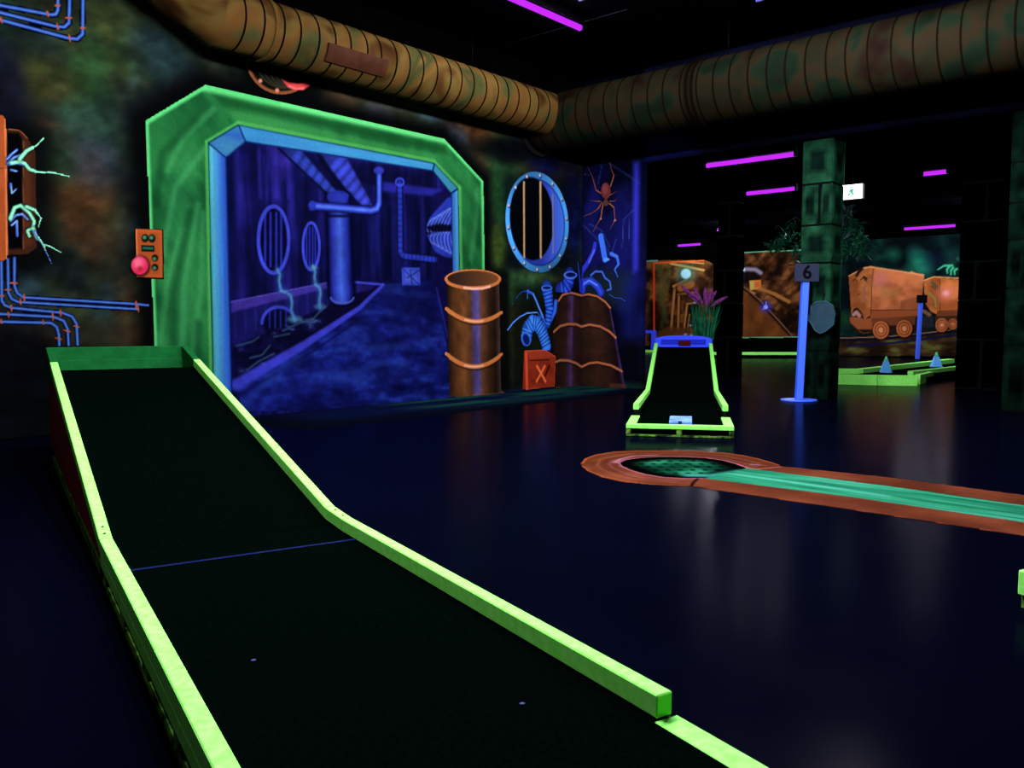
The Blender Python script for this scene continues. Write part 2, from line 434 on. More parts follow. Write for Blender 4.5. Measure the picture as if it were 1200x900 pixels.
# ---- short wall with the spider
STUB_Y = float(onX(750.5, 400, STUB_X)[1])
cs = Canvas(STUB_Y, WALL_Y, 0, CEIL, 0.022, convS, (7, 8, 34)); cs.A[:] = 1
U2, V2 = cs.U, cs.V
cs.C = mixc((4, 5, 22), (16, 18, 84), sstep(.35, .75, fbm(U2 * 1.6, V2 * 1.0, 5, 5)))
cs.crop(0, 0, 1)
cs.poly([(742.5, 190), (749, 190), (747, 315), (742.5, 320)], (52, 52, 210), .12, .95)
cs.poly([(684, 322), (738, 322), (735, 360), (684, 345)], (22, 40, 34), .35, .8)
cs.poly([(728, 330), (746, 330), (744, 400), (730, 400)], (20, 26, 110), .35, .7)
cs.poly([(690, 318), (728, 318), (725, 345), (690, 345)], (18, 24, 40), .3, .6)
cs.poly([(730, 400), (757, 400), (757, 459), (735, 459)], (4, 5, 10), .3, .9)
cs.poly([(682, 445), (757, 450), (757, 460), (682, 455)], (16, 46, 36), .12, .8)
cs.poly([(682, 120), (757, 100), (757, 180), (682, 188)], (5, 6, 22), .3, .8)
wc = (60, 80, 180)
for P in ([(705, 175), (712, 190), (735, 205), (750, 215)], [(697, 180), (705, 195), (701, 215)], [(668, 202), (690, 205)], [(712, 165), (728, 172), (740, 185)], [(690, 262), (705, 270), (715, 290)],
          [(668, 260), (685, 265), (700, 280), (704, 285)], [(730, 258), (738, 250), (745, 245)], [(731, 258), (729, 290)], [(738, 252), (737, 280)], [(675, 270), (672, 290), (676, 310)], [(708, 285), (716, 300), (722, 280)]):
    cs.line(P, 0.9, wc, .8, .55)
for P in ([(706, 168), (702, 178)], [(733, 180), (734, 170)], [(674, 205), (673, 225)], [(678, 205), (678, 230)]): cs.line(P, 3, (40, 50, 160), .9, .5)
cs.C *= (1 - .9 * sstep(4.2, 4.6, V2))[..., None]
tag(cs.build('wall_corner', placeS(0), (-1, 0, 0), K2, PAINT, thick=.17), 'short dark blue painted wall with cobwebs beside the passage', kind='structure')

# ---- lintel over the passage
cl = Canvas(-8, STUB_Y, 4.02, CEIL, 0.07, convS, (5, 6, 20)); cl.A[:] = 1
cl.C = mixc((3, 4, 14), (9, 10, 34), sstep(.35, .75, fbm(cl.U * .8, cl.V * 1.5, 9, 4)))
cl.crop(0, 0, 1)
cl.poly([(757, 160), (800, 152), (815, 176), (757, 189)], (24, 26, 120), .35, .85)
tag(cl.build('trim_2', placeS(0), (-1, 0, 0), K2, PAINT, thick=.3), 'dark blue lintel beam spanning the passage under the big duct', kind='structure')
tag(box('trim_3', (STUB_X + .02, -8, 4.005), (STUB_X + .29, 8.2, 4.03), black), 'black underside of the lintel beam', kind='structure')

# ---- far wall
cf = Canvas(-2, 23, 0, CEIL2, 0.06, convF, (6, 8, 10)); cf.A[:] = 1
cf.C = .12 * mixc((3, 4, 6), (9, 14, 16), sstep(.35, .75, fbm(cf.U * .8, cf.V * .8, 15, 4)))
tag(cf.build('wall_far', placeF(0), (-1, 0, 0), KF, PAINT, thick=.2), 'black far wall behind the mine murals', kind='structure')
# ================================================================== MURALS ON THE PORTAL WALL
def bandmix(stops, t):
    xs = [s[0] for s in stops]; return np.stack([np.interp(t, xs, [s[1][k] for s in stops]) for k in range(3)], -1)
def xcoord(cv, l0, l1, r0, r1):
    """0..1 across a painted drum: left edge l0-l1, right edge r0-r1, given in crop pixels"""
    L0, L1, R0, R1 = [cv.p(q) for q in (l0, l1, r0, r1)]
    def f(U, V):
        tl = (V - L0[1]) / (L1[1] - L0[1]); xl = L0[0] + (L1[0] - L0[0]) * tl
        tr = (V - R0[1]) / (R1[1] - R0[1]); xr = R0[0] + (R1[0] - R0[0]) * tr
        return (U - xl) / (xr - xl)
    return f

# ---- portal with the sewer tunnel
cp = Canvas(4.55, 10.5, 0, 4.1, 0.0125, convL)
U, V = cp.U, cp.V
cp.crop(0, 0, 1)
G_IN = [(250, 495), (243, 167), (279, 145.5), (509, 191), (537, 220.7), (541, 470)]
C_IN = [(273, 493), (265.5, 185.5), (288, 167), (507, 201), (528, 227), (532.5, 470)]
st = fbm(U * 2.2 + V * 1.2, V * 1.4 - U * .5, 3, 4); st2 = fbm(U * 7 + V * 5, V * 2.2, 13, 3)
green = bandmix([(0, (16, 68, 38)), (.45, (30, 106, 56)), (1, (54, 148, 78))], sstep(.25, .75, st) * .65 + st2 * .35)
cp.poly(PORTAL, (0, 0, 0), .015)
full = np.zeros(U.shape, bool); full[:] = Canvas.inside(U, V, cp.pts(PORTAL))
ins_g, ins_c = Canvas.inside(U, V, cp.pts(G_IN)), Canvas.inside(U, V, cp.pts(C_IN))
cp.C[:] = green
# top lintel bands of the green frame
cp.poly([(250, 111), (521, 171), (525, 181), (262, 124)], (18, 72, 34), .10, .8, False)
cp.poly([(262, 128), (512, 182), (508, 189), (275, 142)], (60, 146, 72), .06, .6, False)
cp.poly([(176, 150), (242, 112), (268, 122), (225, 150), (205, 180)], (26, 92, 50), .25, .55, False)
cp.poly([(200, 200), (225, 190), (225, 420), (198, 470)], (58, 152, 92), .3, .35, False)
for Q in ([(212, 470), (216, 330), (232, 240)], [(190, 300), (205, 220), (240, 175)], [(225, 420), (236, 330), (238, 250)], [(186, 420), (196, 330), (214, 270)], [(250, 128), (215, 160), (196, 200)], [(552, 300), (556, 260), (560, 225)]): cp.line(Q, 7, (78, 178, 108), .95, .4, False)
for Q in ([(202, 460), (204, 340), (222, 250)], [(230, 470), (232, 380)], [(182, 240), (190, 180), (230, 140)]): cp.line(Q, 9, (14, 62, 34), .95, .45, False)
cp.line([(540, 215), (556, 240), (545, 300)], 8, (30, 96, 52), .9, .6, False)
for k, P in enumerate([[(184, 502), (170, 142)], [(170, 142), (240, 100)], [(240, 100), (520, 163)], [(520, 163), (566, 213)], [(566, 213), (570, 466)]]):
    cp.line(P, [5.5, 5.5, 7, 3.4, 3.8][k] * 1.35, (104, 240, 140), .6, .95, False)
cp.line([(330, 121), (520, 164)], 4.5, (120, 255, 150), .6, .9, False)
for P in ([(248, 495), (242, 167)], [(242, 166), (279, 144)], [(279, 144), (509, 189)], [(509, 190), (538, 220)], [(538.5, 220), (542, 470)]):
    cp.line(P, 4, (84, 186, 92), .7, .8, False)
# blue reveal
tl = xcoord(cp, (243, 167), (250, 495), (265.5, 185.5), (273, 493))(U, V)
rev = bandmix([(0, (60, 156, 160)), (.22, (84, 178, 214)), (.6, (62, 128, 222)), (1, (36, 66, 186))], np.clip(tl, 0, 1))
rev = rev * (0.88 + .3 * fbm(U * 30, V * 1.2, 33, 3))[..., None]
m = (ins_g & ~ins_c)
cp.C[m] = rev[m]
def clipm(fn, region):
    keep = cp.C.copy(); fn(); out = ~region; cp.C[out] = keep[out]
def reveal():
    cp.poly([(243, 167), (279, 145.5), (288, 167), (265.5, 185.5)], lambda u, v: bandmix([(0, (44, 90, 190)), (1, (70, 156, 180))], np.clip(fbm(u * 2, v * 6, 4), 0, 1)), .01, 1, False)
    cp.poly([(279, 145.5), (509, 191), (507, 201), (288, 167)], lambda u, v: np.stack([52 + 20 * fbm(u * 2, v * 9, 8), 128 + 34 * fbm(u * 2, v * 9, 8), 196 + 24 * fbm(u * 2, v * 9, 8)], -1), .01, 1, False)
    cp.poly([(509, 191), (537, 220.7), (528, 227), (507, 201)], (58, 138, 176), .01, 1, False)
    cp.poly([(537, 220.7), (541, 470), (532.5, 470), (528, 227)], lambda u, v: bandmix([(0, (40, 90, 190)), (.6, (84, 166, 226)), (1, (60, 150, 170))], np.clip((u - 9.62) / .2, 0, 1)), .01, 1, False)
    for P in ([(243, 167), (265.5, 185.5)], [(279, 145.5), (288, 167)], [(509, 191), (507, 201)], [(537, 220.7), (528, 227)]): cp.line(P, 2, (14, 40, 90), .6, .9, False)
    cp.line(C_IN, 2.4, (12, 30, 96), .7, .9, False); cp.line(G_IN, 2.2, (16, 60, 60), .7, .8, False)
clipm(reveal, m)
# sewer tunnel picture (read off an enlarged crop)
cp.crop(250, 160, 2.8125)
def tunnel():
    B = cp
    vs = fbm(U * 9, V * .7, 51, 4)
    base = bandmix([(0, (8, 9, 44)), (.5, (18, 18, 84)), (1, (40, 36, 142))], sstep(.15, .9, vs * .75 + .25 * fbm(U * 3, V * 3, 52, 4)))
    B.C[ins_c] = base[ins_c]
    P = lambda pts, col, soft=.03, op=1.0: B.poly(pts, col, soft, op, False)
    Ln = lambda pts, w, col, soft=.4, op=1.0, **k: B.line(pts, w, col, soft, op, False, **k)
    P([(95, 40), (230, 55), (380, 185), (450, 230), (450, 470), (720, 470), (735, 180), (720, 120)], (8, 9, 42), .12, .75)
    P([(455, 150), (735, 190), (735, 470), (455, 470)], lambda u, v: bandmix([(0, (7, 9, 46)), (1, (24, 28, 112))], sstep(.25, .8, fbm(u * 10, v * .8, 77, 3))), .05, .9)
    P([(548, 148), (755, 175), (720, 196), (552, 180)], (36, 36, 148), .05, .95)
    P([(180, 40), (270, 60), (230, 130)], (58, 44, 170), .15, .7)
    for x0 in (150, 205, 245): Ln([(x0, 45), (x0 + 4, 200)], 12, (54, 46, 176), .9, .45)
    rib = lambda f, a: (lambda c, t, q: c * (0.62 + .45 * np.abs(np.sin(t * f)) + .25 * (1 - q))[..., None] * a)
    Ln([(265, 55), (395, 190)], 44, (44, 62, 176), .25, .95, taper=(1.1, .7), shade=rib(18, .9))
    Ln([(400, 75), (515, 235)], 66, (52, 64, 190), .2, .95, taper=(1.15, .42), shade=rib(20, .95))
    Ln([(345, 60), (440, 190)], 14, (6, 8, 36), .6, .9); Ln([(215, 40), (370, 185)], 8, (6, 8, 36), .6, .8)
    # wall grates
    for (cx, cy, rx, ry) in ((198, 340, 50, 110), (322, 362, 27, 78)):
        B.ell((cx, cy), rx + 6, ry + 6, (5, 6, 34), .12, .9, False); B.ell((cx, cy), rx, ry, (8, 8, 44), .05, 1, False)
        for k in (-.55, -.2, .18, .5): Ln([(cx + rx * k, cy - ry * .8), (cx + rx * k, cy + ry * .8)], max(5, rx * .14), (44, 52, 190), .7, .85)
        B.ring((cx, cy), rx, ry, max(9, rx * .24), (62, 74, 226), .45, 1, False)
    # ledge, side wall and canal
    P([(58, 580), (375, 500), (380, 560), (62, 700)], (22, 22, 92), .03)
    for x in range(70, 370, 34): Ln([(x, 570 - (x - 60) * .25), (x + 2, 660 - (x - 60) * .3)], 6, (40, 40, 140), .9, .5)
    P([(58, 545), (372, 482), (378, 500), (58, 580)], (64, 50, 160), .03, .95)
    Ln([(58, 545), (372, 482)], 4, (92, 80, 200), .6, .8)
    P([(62, 695), (190, 640), (380, 555), (470, 510), (470, 482), (555, 484), (480, 560), (300, 680), (75, 815)], (12, 10, 48), .04)
    P([(470, 482), (545, 480), (520, 505), (470, 515)], (40, 34, 130), .03, .8)
    B.ell((215, 615), 52, 50, (7, 8, 40), .06, .9, False)
    for k in (-30, -12, 6, 24): Ln([(215 + k, 575), (215 + k, 630)], 5, (40, 50, 176), .8, .8)
    B.ring((215, 615), 55, 53, 10, (62, 72, 222), .5, .95, False, arc=(180, 350))
    P([(80, 690), (200, 640), (300, 600), (420, 560), (300, 680), (75, 815)], lambda u, v: bandmix([(0, (9, 8, 40)), (.55, (22, 20, 84)), (1, (84, 140, 190))], sstep(.35, .9, fbm(u * 5 + v * 3, v * 9, 91, 4))), .06, .85)
    for Q in ([(75, 690), (130, 675), (150, 660)], [(120, 730), (160, 720), (185, 690)], [(110, 770), (150, 740), (200, 715)], [(230, 640), (270, 620), (300, 610)], [(330, 600), (352, 575), (372, 560)], [(200, 660), (250, 650)]):
        Ln(Q, 6, (70, 120, 170), .95, .5)
    for Q in ([(210, 438), (219, 455), (216, 478), (222, 505)], [(222, 508), (240, 514), (254, 524), (259, 548), (256, 570), (267, 605)], [(328, 428), (335, 445), (333, 465), (336, 484)], [(336, 488), (349, 497), (353, 515), (349, 540), (351, 565)]):
        Ln(Q, 20, (44, 84, 176), .95, .5); Ln(Q, 8, (92, 160, 214), .95, .75)
    B.ell((268, 602), 24, 9, (100, 176, 214), .9, .7, False); B.ell((330, 432), 14, 6, (90, 170, 190), .9, .6, False); B.ell((350, 560), 18, 7, (90, 150, 204), .9, .6, False)
    # floor of the passage
    P([(75, 818), (300, 686), (480, 566), (562, 486), (735, 474), (790, 700), (790, 900), (95, 905)],
      lambda u, v: bandmix([(0, (9, 12, 62)), (.5, (23, 32, 126)), (1, (42, 70, 190))], sstep(.15, .9, .6 * fbm(u * 1.2 - v * 1.1, v * 5.5 + u * .8, 101, 4) + .4 * fbm(u * 6, v * 9, 102, 3))), .03)
    P([(470, 470), (735, 470), (770, 640), (600, 600)], (10, 12, 62), .3, .5)
    Ln([(75, 818), (300, 686), (480, 566), (560, 488)], 26, (66, 70, 230), .5, .95, taper=(1.2, .35))
    Ln([(90, 850), (310, 720), (500, 590)], 9, (14, 16, 80), .8, .7, taper=(1.4, .5)); Ln([(560, 488), (465, 480)], 7, (70, 76, 226), .5, .9)
    for Q in ([(110, 880), (190, 790), (280, 730)], [(420, 790), (560, 745), (640, 750)], [(520, 700), (640, 690)]): Ln(Q, 24, (48, 84, 200), .95, .3)
    # big standing pipe
    P([(366, 184), (454, 184), (470, 524), (444, 558), (396, 560), (376, 528)], (5, 6, 34), .05, .85)
    xr = xcoord(B, (376, 190), (384, 540), (446, 190), (460, 540))
    P([(374, 190), (446, 190), (462, 520), (440, 548), (400, 550), (384, 525)], lambda u, v: bandmix([(0, (14, 18, 86)), (.15, (40, 48, 170)), (.5, (72, 108, 238)), (.85, (34, 44, 160)), (1, (10, 12, 70))], np.clip(xr(u, v), 0, 1)), .02)
    B.ell((410, 198), 36, 20, (36, 46, 160), .1, .9, False); B.ring((424, 528), 38, 22, 7, (84, 104, 236), .6, .9, False, arc=(10, 170)); Ln([(378, 262), (448, 262)], 10, (8, 10, 50), .6, .8)
    # thin pipes
    for w, cc in ((28, (6, 8, 40)), (20, (46, 62, 204)), (9, (84, 118, 246))):
        Ln([(325, 228), (430, 236), (518, 244), (538, 238), (546, 220), (546, 112)], w, cc, .4)
    B.ell((325, 228), 13, 17, (40, 52, 180), .2, .9, False); B.ell((545, 112), 17, 13, (48, 58, 190), .2, .9, False)
    for w, cc in ((22, (6, 8, 40)), (15, (40, 54, 180))):
        Ln([(614, 150), (616, 385), (628, 394), (735, 406)], w, cc, .4, 1, shade=(lambda c, t, q: c * (.75 + .35 * np.abs(np.sin(t * 70)))[..., None]) if w < 20 else None)
    B.ring((614, 150), 13, 12, 6, (60, 72, 214), .5, .9, False)
    # crate at the end
    P([(620, 432), (680, 432), (682, 490), (622, 490)], (60, 78, 214), .02); P([(630, 444), (670, 444), (672, 480), (632, 480)], (84, 110, 232), .03, .7)
    for Q in ([(622, 434), (680, 490)], [(648, 440), (655, 485)], [(680, 440), (640, 465)]): Ln(Q, 4, (26, 34, 130), .6, .8)
    # right wall and corrugated hoses
    P([(735, 190), (800, 150), (800, 880), (770, 700), (735, 474)], (16, 14, 66), .05, .9)
    Ln([(735, 500), (772, 660)], 6, (46, 46, 160), .7, .7)
    P([(700, 300), (712, 268), (770, 203), (800, 190), (800, 292), (770, 288), (740, 284)], (40, 54, 176), .03); P([(703, 325), (722, 316), (800, 312), (800, 400), (765, 398), (730, 380)], (42, 56, 180), .03)
    for k in range(7): B.ring((800 - k * 13, 262 + k * 5), 14, 62 - k * 6, 4.5, (104, 134, 240), .6, .75, False, rot=.5, arc=(95, 265))
    for k in range(7): B.ring((800 - k * 12, 356 - k * 3), 14, 46 - k * 5, 4.5, (104, 134, 240), .6, .75, False, rot=-.2, arc=(95, 265))
    P([(698, 298), (745, 288), (800, 296), (800, 312), (722, 314)], (5, 6, 34), .03, .9)
keepC = cp.C.copy(); tunnel(); cp.C *= (.72 + .42 * fbm(U * 6, V * 6, 141, 4))[..., None]; cp.C[~ins_c] = keepC[~ins_c]
portal = thing('portal_mural', 'mural of a green octagonal portal opening onto a blue sewer tunnel, on the left wall', 'mural', (7.5, WALL_Y, 0))
o = cp.build('portal_frame', placeL(.004), (0, -1, 0), K1 * 1.25, PAINT, portal, sel=full & ~ins_g, thick=.004); o['label'] = 'bright green painted portal frame'
o = cp.build('portal_reveal', placeL(.004), (0, -1, 0), K1 * 1.25, PAINT, portal, sel=ins_g & ~ins_c, thick=.004); o['label'] = 'pale blue painted inner edge'
o = cp.build('tunnel_picture', placeL(.004), (0, -1, 0), K1 * 1.08, PAINT, portal, sel=ins_c, thick=.004); o['label'] = 'deep blue painted tunnel with pipes, grates and canal'

KB = 1.1          # the wall near the corner is further from the lamps
# ---- barrel standing left of the crate
def mural(name, label, cat, cv, place, normal, k, group=None):
    o = cv.build(name, place, normal, k, PAINT, thick=.004)
    return tag(o, label, cat, group)
cb = Canvas(9.3, 10.9, 0, 2.25, .011, convL); cb.crop(500, 290, 4.615)
xr = xcoord(cb, (108, 190), (118, 800), (390, 190), (402, 790))
drum = [(0, (34, 20, 14)), (.1, (84, 48, 26)), (.3, (128, 76, 40)), (.42, (96, 58, 40)), (.5, (84, 72, 150)), (.57, (104, 88, 160)), (.64, (112, 66, 44)), (.78, (62, 38, 24)), (.9, (34, 20, 14)), (1, (86, 62, 62))]
def drumcol(u, v):
    c = bandmix(drum, np.clip(xr(u, v), 0, 1)); return c * (0.55 + .5 * fbm(u * 8, v * 5, 111, 4))[..., None]
cb.poly([(106, 180), (392, 180), (402, 770), (425, 785), (400, 800), (250, 808), (120, 805)], drumcol, .012)
for y0, y1, y2 in ((332, 400, 352), (575, 645, 578)):
    Q = [(104 + (404 - 104) * t, (1 - t) ** 2 * y0 + 2 * t * (1 - t) * (2 * y1 - (y0 + y2) / 2) + t * t * y2) for t in np.linspace(0, 1, 13)]
    cb.line([(x, y + 12) for x, y in Q], 14, (24, 14, 10), .7, .8, False); cb.line(Q, 21, (196, 112, 60), .35); cb.line(Q[4:9], 9, (244, 176, 150), .8, .9)
cb.line([(250, 800), (420, 790)], 8, (126, 82, 56), .6, .9); cb.line([(120, 806), (250, 808)], 5, (100, 60, 40), .6, .9)
cb.ell((248, 172), 155, 56, (190, 108, 58), .03); cb.ell((248, 168), 138, 42, lambda u, v: bandmix([(0, (40, 26, 24)), (1, (104, 60, 34))], np.clip((u - 9.6) / 1.0, 0, 1)), .08)
cb.line([(200, 218), (250, 224), (300, 222), (340, 212)], 12, (250, 180, 160), .7, .9)
mural('barrel_mural', 'painted brown steel barrel with orange hoops, overlapping the portal foot', 'mural', cb, placeL(.008), (0, -1, 0), KB)

# ---- red crate
cc = Canvas(10.9, 12.5, 0, 1.0, .011, convL); cc.crop(500, 290, 4.615)
cc.poly([(524, 558), (640, 552), (696, 590), (690, 752), (540, 772), (516, 768)], (132, 40, 26), .012)
cc.poly([(540, 612), (688, 604), (682, 752), (545, 766)], lambda u, v: bandmix([(0, (96, 28, 18)), (1, (172, 56, 32))], fbm(u * 6 + v * 4, v * 6, 5, 4)), .03, .9)
cc.poly([(530, 562), (640, 558), (690, 594), (560, 606)], (164, 58, 38), .04, .8)
for Q, w, c_ in (([(535, 575), (540, 765)], 14, (226, 78, 44)), ([(555, 612), (660, 606)], 5, (60, 16, 12)), ([(540, 768), (686, 752)], 5, (190, 70, 44)), ([(528, 560), (640, 555), (694, 590), (688, 750)], 5, (206, 78, 50)), ([(660, 640), (640, 690)], 12, (60, 18, 14)),
                 ([(594, 642), (640, 724)], 11, (250, 112, 62)), ([(636, 642), (592, 724)], 11, (250, 112, 62))):
    cc.line(Q, w, c_, .5, .95)
mural('crate_mural', 'painted red crate marked with an orange X, low on the wall', 'mural', cc, placeL(.012), (0, -1, 0), KB)

# ---- second barrel, painted across the corner of two walls
cr8 = (580, 330, 6.316)
hoopsL = ([(468, 142), (500, 96), (560, 80), (640, 102)], [(434, 372), (480, 330), (540, 314), (600, 316), (640, 334)], [(444, 596), (480, 582), (540, 584), (600, 604), (640, 632)])
hoopsR = ([(640, 102), (690, 92), (760, 108), (820, 150), (855, 194)], [(640, 334), (700, 318), (780, 332), (850, 370), (897, 416)], [(640, 632), (700, 604), (760, 598), (860, 620), (944, 664)])
xb = None
bar2 = thing('barrel_mural', 'painted dark brown barrel folded across the wall corner, behind the red crate', 'mural', (STUB_X, WALL_Y, 0))
for side in (0, 1):
    cv = Canvas(11.6, STUB_X, 0, 1.95, .012, convL) if side == 0 else Canvas(8.3, WALL_Y, 0, 1.95, .012, convS)
    cv.crop(*cr8)
    if side == 0:
        S = [(0, (44, 24, 18)), (.35, (56, 32, 30)), (.58, (96, 64, 132)), (.68, (60, 36, 40)), (1, (48, 28, 26))]; f = xcoord(cv, (468, 120), (440, 780), (641, 100), (641, 780))
        body = [(468, 138), (500, 94), (560, 78), (700, 100), (700, 800), (446, 790), (428, 400)]
    else:
        S = [(0, (44, 26, 24)), (.4, (64, 36, 28)), (.75, (48, 26, 22)), (.93, (30, 16, 24)), (1, (74, 50, 110))]; f = xcoord(cv, (641, 100), (641, 780), (855, 190), (960, 780))
        body = [(580, 100), (690, 90), (760, 106), (820, 148), (857, 192), (900, 415), (945, 662), (968, 790), (580, 800)]
    bc_ = lambda u, v: bandmix(S, np.clip(f(u, v), 0, 1)) * (0.5 + .55 * fbm(u * 6, v * 6, 131 + side, 4))[..., None]
    cv.poly(body, bc_, .012)
    for Q in (hoopsL, hoopsR)[side]:
        Q = ([Q[0]] + Q[1:] + [(Q[-1][0] + 12, Q[-1][1] + (2 if side == 0 else 4))]) if side == 0 else ([(Q[0][0] - 12, Q[0][1] + 2)] + Q)
        if side == 1: Q = Q[:-1] + [Q[-1]]
        cv.line([(x, y + 14) for x, y in Q[:-1]], 12, (20, 12, 14), .8, .7, False); cv.line(Q, 15, (172, 98, 66), .45)
    cv.line([(446, 786), (660, 782)] if side == 0 else [(620, 782), (968, 790)], 9, (104, 60, 48), .6, .9)
    if side: cv.line([(860, 768), (965, 770)], 26, (78, 42, 34), .6, .8)
    o = cv.build('barrel_picture', placeL(.006) if side == 0 else placeS(.006), (0, -1, 0) if side == 0 else (-1, 0, 0), KB if side == 0 else K2, PAINT, bar2, thick=.004)

# ---- blue corrugated hoses left of that barrel
ch = Canvas(10.6, STUB_X, .7, 2.3, .010, convL); ch.crop(*cr8)
rb = lambda n: (lambda c, t, q: c * (.74 + .7 * np.clip(np.sin(t * n), 0, 1))[..., None] * (1.12 - .45 * q ** 2)[..., None])
ch.line([(92, 358), (130, 305), (180, 262), (235, 234), (310, 228), (362, 292)], 17, (40, 84, 206), .5, .9, taper=(1.0, .8)); ch.line([(92, 358), (130, 305), (180, 262), (235, 234), (310, 228)], 6, (110, 170, 250), .6, .9)
ch.line([(125, 172), (170, 100), (200, 74), (240, 72)], 10, (44, 84, 200), .6, .85, taper=(.6, 1)); ch.line([(240, 60), (238, 125)], 9, (70, 120, 226), .6, .85)
ch.line([(240, 72), (280, 92), (310, 160), (352, 262), (370, 320)], 20, (46, 92, 220), .5, .95); ch.line([(280, 92), (310, 160), (352, 262)], 6, (110, 170, 250), .6, .9)
ch.line([(448, 150), (440, 220), (400, 300), (372, 340)], 34, (44, 96, 226), .35, 1, shade=lambda c, t, q: c * (1.2 - .5 * q)[..., None])
ch.line([(382, 50), (392, 120), (400, 200), (388, 320)], 78, (40, 84, 220), .15, 1, taper=(1.05, .5), shade=rb(60)); ch.ell((380, 48), 43, 20, (64, 120, 240), .1); ch.ell((380, 46), 32, 12, (14, 28, 96), .15)
ch.line([(228, 420), (240, 350), (275, 305), (310, 312), (345, 370), (372, 450), (378, 478)], 96, (48, 106, 236), .12, 1, taper=(.95, .85), shade=rb(95))
ch.ell((228, 424), 34, 54, (60, 116, 240), .1, rot=-.25); ch.ell((228, 428), 24, 42, (12, 26, 100), .15, rot=-.25)
mural('hose_mural', 'painted bright blue corrugated hoses curling up beside the folded barrel', 'mural', ch, placeL(.011), (0, -1, 0), KB)

# ---- blue roots and tubes above the folded barrel
for side in (0, 1):
    cv = Canvas(11.9, STUB_X, 1.75, 3.3, .010, convL) if side == 0 else Canvas(8.3, WALL_Y, 1.2, 3.2, .010, convS)
    cv.crop(500, 290, 4.615)
    if side == 0:
        cv.line([(772, 150), (766, 190), (745, 225), (720, 232)], 66, (38, 66, 206), .2, .95, shade=rb(30)); cv.ell((775, 150), 38, 22, (74, 116, 236), .12); cv.ell((776, 148), 27, 13, (10, 18, 80), .2)
        cv.line([(815, 80), (824, 150), (830, 235)], 14, (40, 60, 200), .6, .9, taper=(.4, 1)); cv.line([(846, 150), (840, 235)], 26, (34, 44, 180), .4, .9)
        lab = 'painted blue cut hose and root just left of the wall corner'; nm = 'hose_mural'
    else:
        cv.line([(835, 140), (875, 80), (905, 20), (912, -20)], 34, (44, 52, 206), .4, .95, taper=(.9, .7)); cv.line([(880, 80), (908, 15)], 9, (90, 110, 240), .7, .8)
        cv.line([(943, -60), (958, 20), (966, 66)], 32, (56, 112, 244), .25, .95); cv.line([(966, 66), (985, 66)], 18, (90, 150, 250), .4, .9)
        cv.line([(1000, 35), (1030, 50), (1040, 90), (1018, 120), (1035, 160)], 18, (60, 108, 236), .5, .95, taper=(1.4, .35))
        cv.line([(842, 236), (850, 190), (890, 180), (930, 215), (944, 245)], 44, (42, 66, 214), .3, .95, shade=lambda c, t, q: c * (1.15 - .5 * q)[..., None]); cv.line([(850, 200), (880, 178), (925, 205)], 8, (96, 140, 250), .7, .9)
        cv.line([(890, 150), (915, 130), (950, 132), (965, 165), (992, 185), (998, 225), (980, 232)], 14, (64, 104, 226), .5, .9); cv.line([(990, 255), (1015, 272), (1050, 275), (1075, 290)], 9, (50, 84, 200), .6, .8)
        cv.line([(838, 240), (838, 150)], 20, (36, 46, 186), .4, .9)
        lab = 'painted blue roots and cut tubes sprouting above the folded barrel, right of the corner'; nm = 'root_mural'
    mural(nm, lab, 'mural', cv, placeL(.0125) if side == 0 else placeS(.0125), (0, -1, 0) if side == 0 else (-1, 0, 0), KB if side == 0 else K2)

# ---- spider
cv = Canvas(8.35, WALL_Y, 2.6, 4.4, .010, convS); cv.crop(640, 160, 6.43)
for Q, w in (([(415, 428), (378, 405), (348, 300), (316, 232)], 15), ([(488, 372), (512, 292), (492, 250), (476, 150)], 15), ([(415, 490), (375, 488), (325, 480)], 12), ([(420, 500), (392, 545), (345, 578), (285, 602)], 14),
             ([(430, 505), (413, 615), (355, 718)], 14), ([(478, 505), (512, 535), (520, 630), (482, 700)], 14), ([(480, 488), (520, 486), (548, 450)], 10), ([(478, 445), (500, 432), (540, 410)], 10)):
    cv.line(Q, w * 1.9, (14, 6, 14), .8, .7, False); cv.line(Q, w, (158, 84, 56), .5, .95, taper=(1.1, .55)); cv.line(Q[:2], w * .4, (214, 130, 96), .8, .8)
cv.ell((450, 500), 24, 26, (104, 60, 50), .15); cv.ell((451, 410), 38, 66, (132, 54, 60), .12); cv.ell((446, 395), 20, 40, (180, 84, 88), .5, .8); cv.ell((412, 620), 11, 11, (210, 140, 110), .4); cv.ell((520, 632), 11, 11, (200, 130, 110), .4)
cv.C *= .72
mural('spider_mural', 'painted orange-brown spider hanging on the dark blue corner wall', 'mural', cv, placeS(.008), (-1, 0, 0), K2)

# ---- porthole
cv = Canvas(10.75, 12.8, 1.95, 4.0, .010, convL); cv.crop(570, 160, 5.0)
pc = np.array([11.77, 2.955]); R0 = .885
cv.ell(pc, R0, R0, (66, 146, 226), .02, raw=True, n=72)
ang = np.arctan2(cv.V - pc[1], cv.U - pc[0]); cv.C *= (0.9 + .22 * np.sin(ang * 2 + .9))[..., None]
cv.ell(pc, R0 - .125, R0 - .125, (20, 34, 120), .02, raw=True, n=72)
cv.ell(pc, R0 - .15, R0 - .15, lambda u, v: bandmix([(0, (40, 52, 150)), (.5, (56, 84, 206)), (1, (64, 112, 222))], np.clip((u - pc[0] - .1) / .6, 0, 1)), .02, raw=True, n=72)
cv.ell(pc + np.array([-.17, .05]), .60, R0 - .17, (3, 4, 9), .03, raw=True, n=72)
for x, c_, w in ((218, (178, 140, 96), 11), (315, (190, 150, 104), 12), (388, (110, 112, 176), 10)):
    cv.line([(x, 270 if x < 380 else 345), (x + 2, 705 if x < 380 else 680)], w, c_, .5); cv.line([(x + 5, 275), (x + 6, 700)], 3, (70, 48, 34), .6, .6)
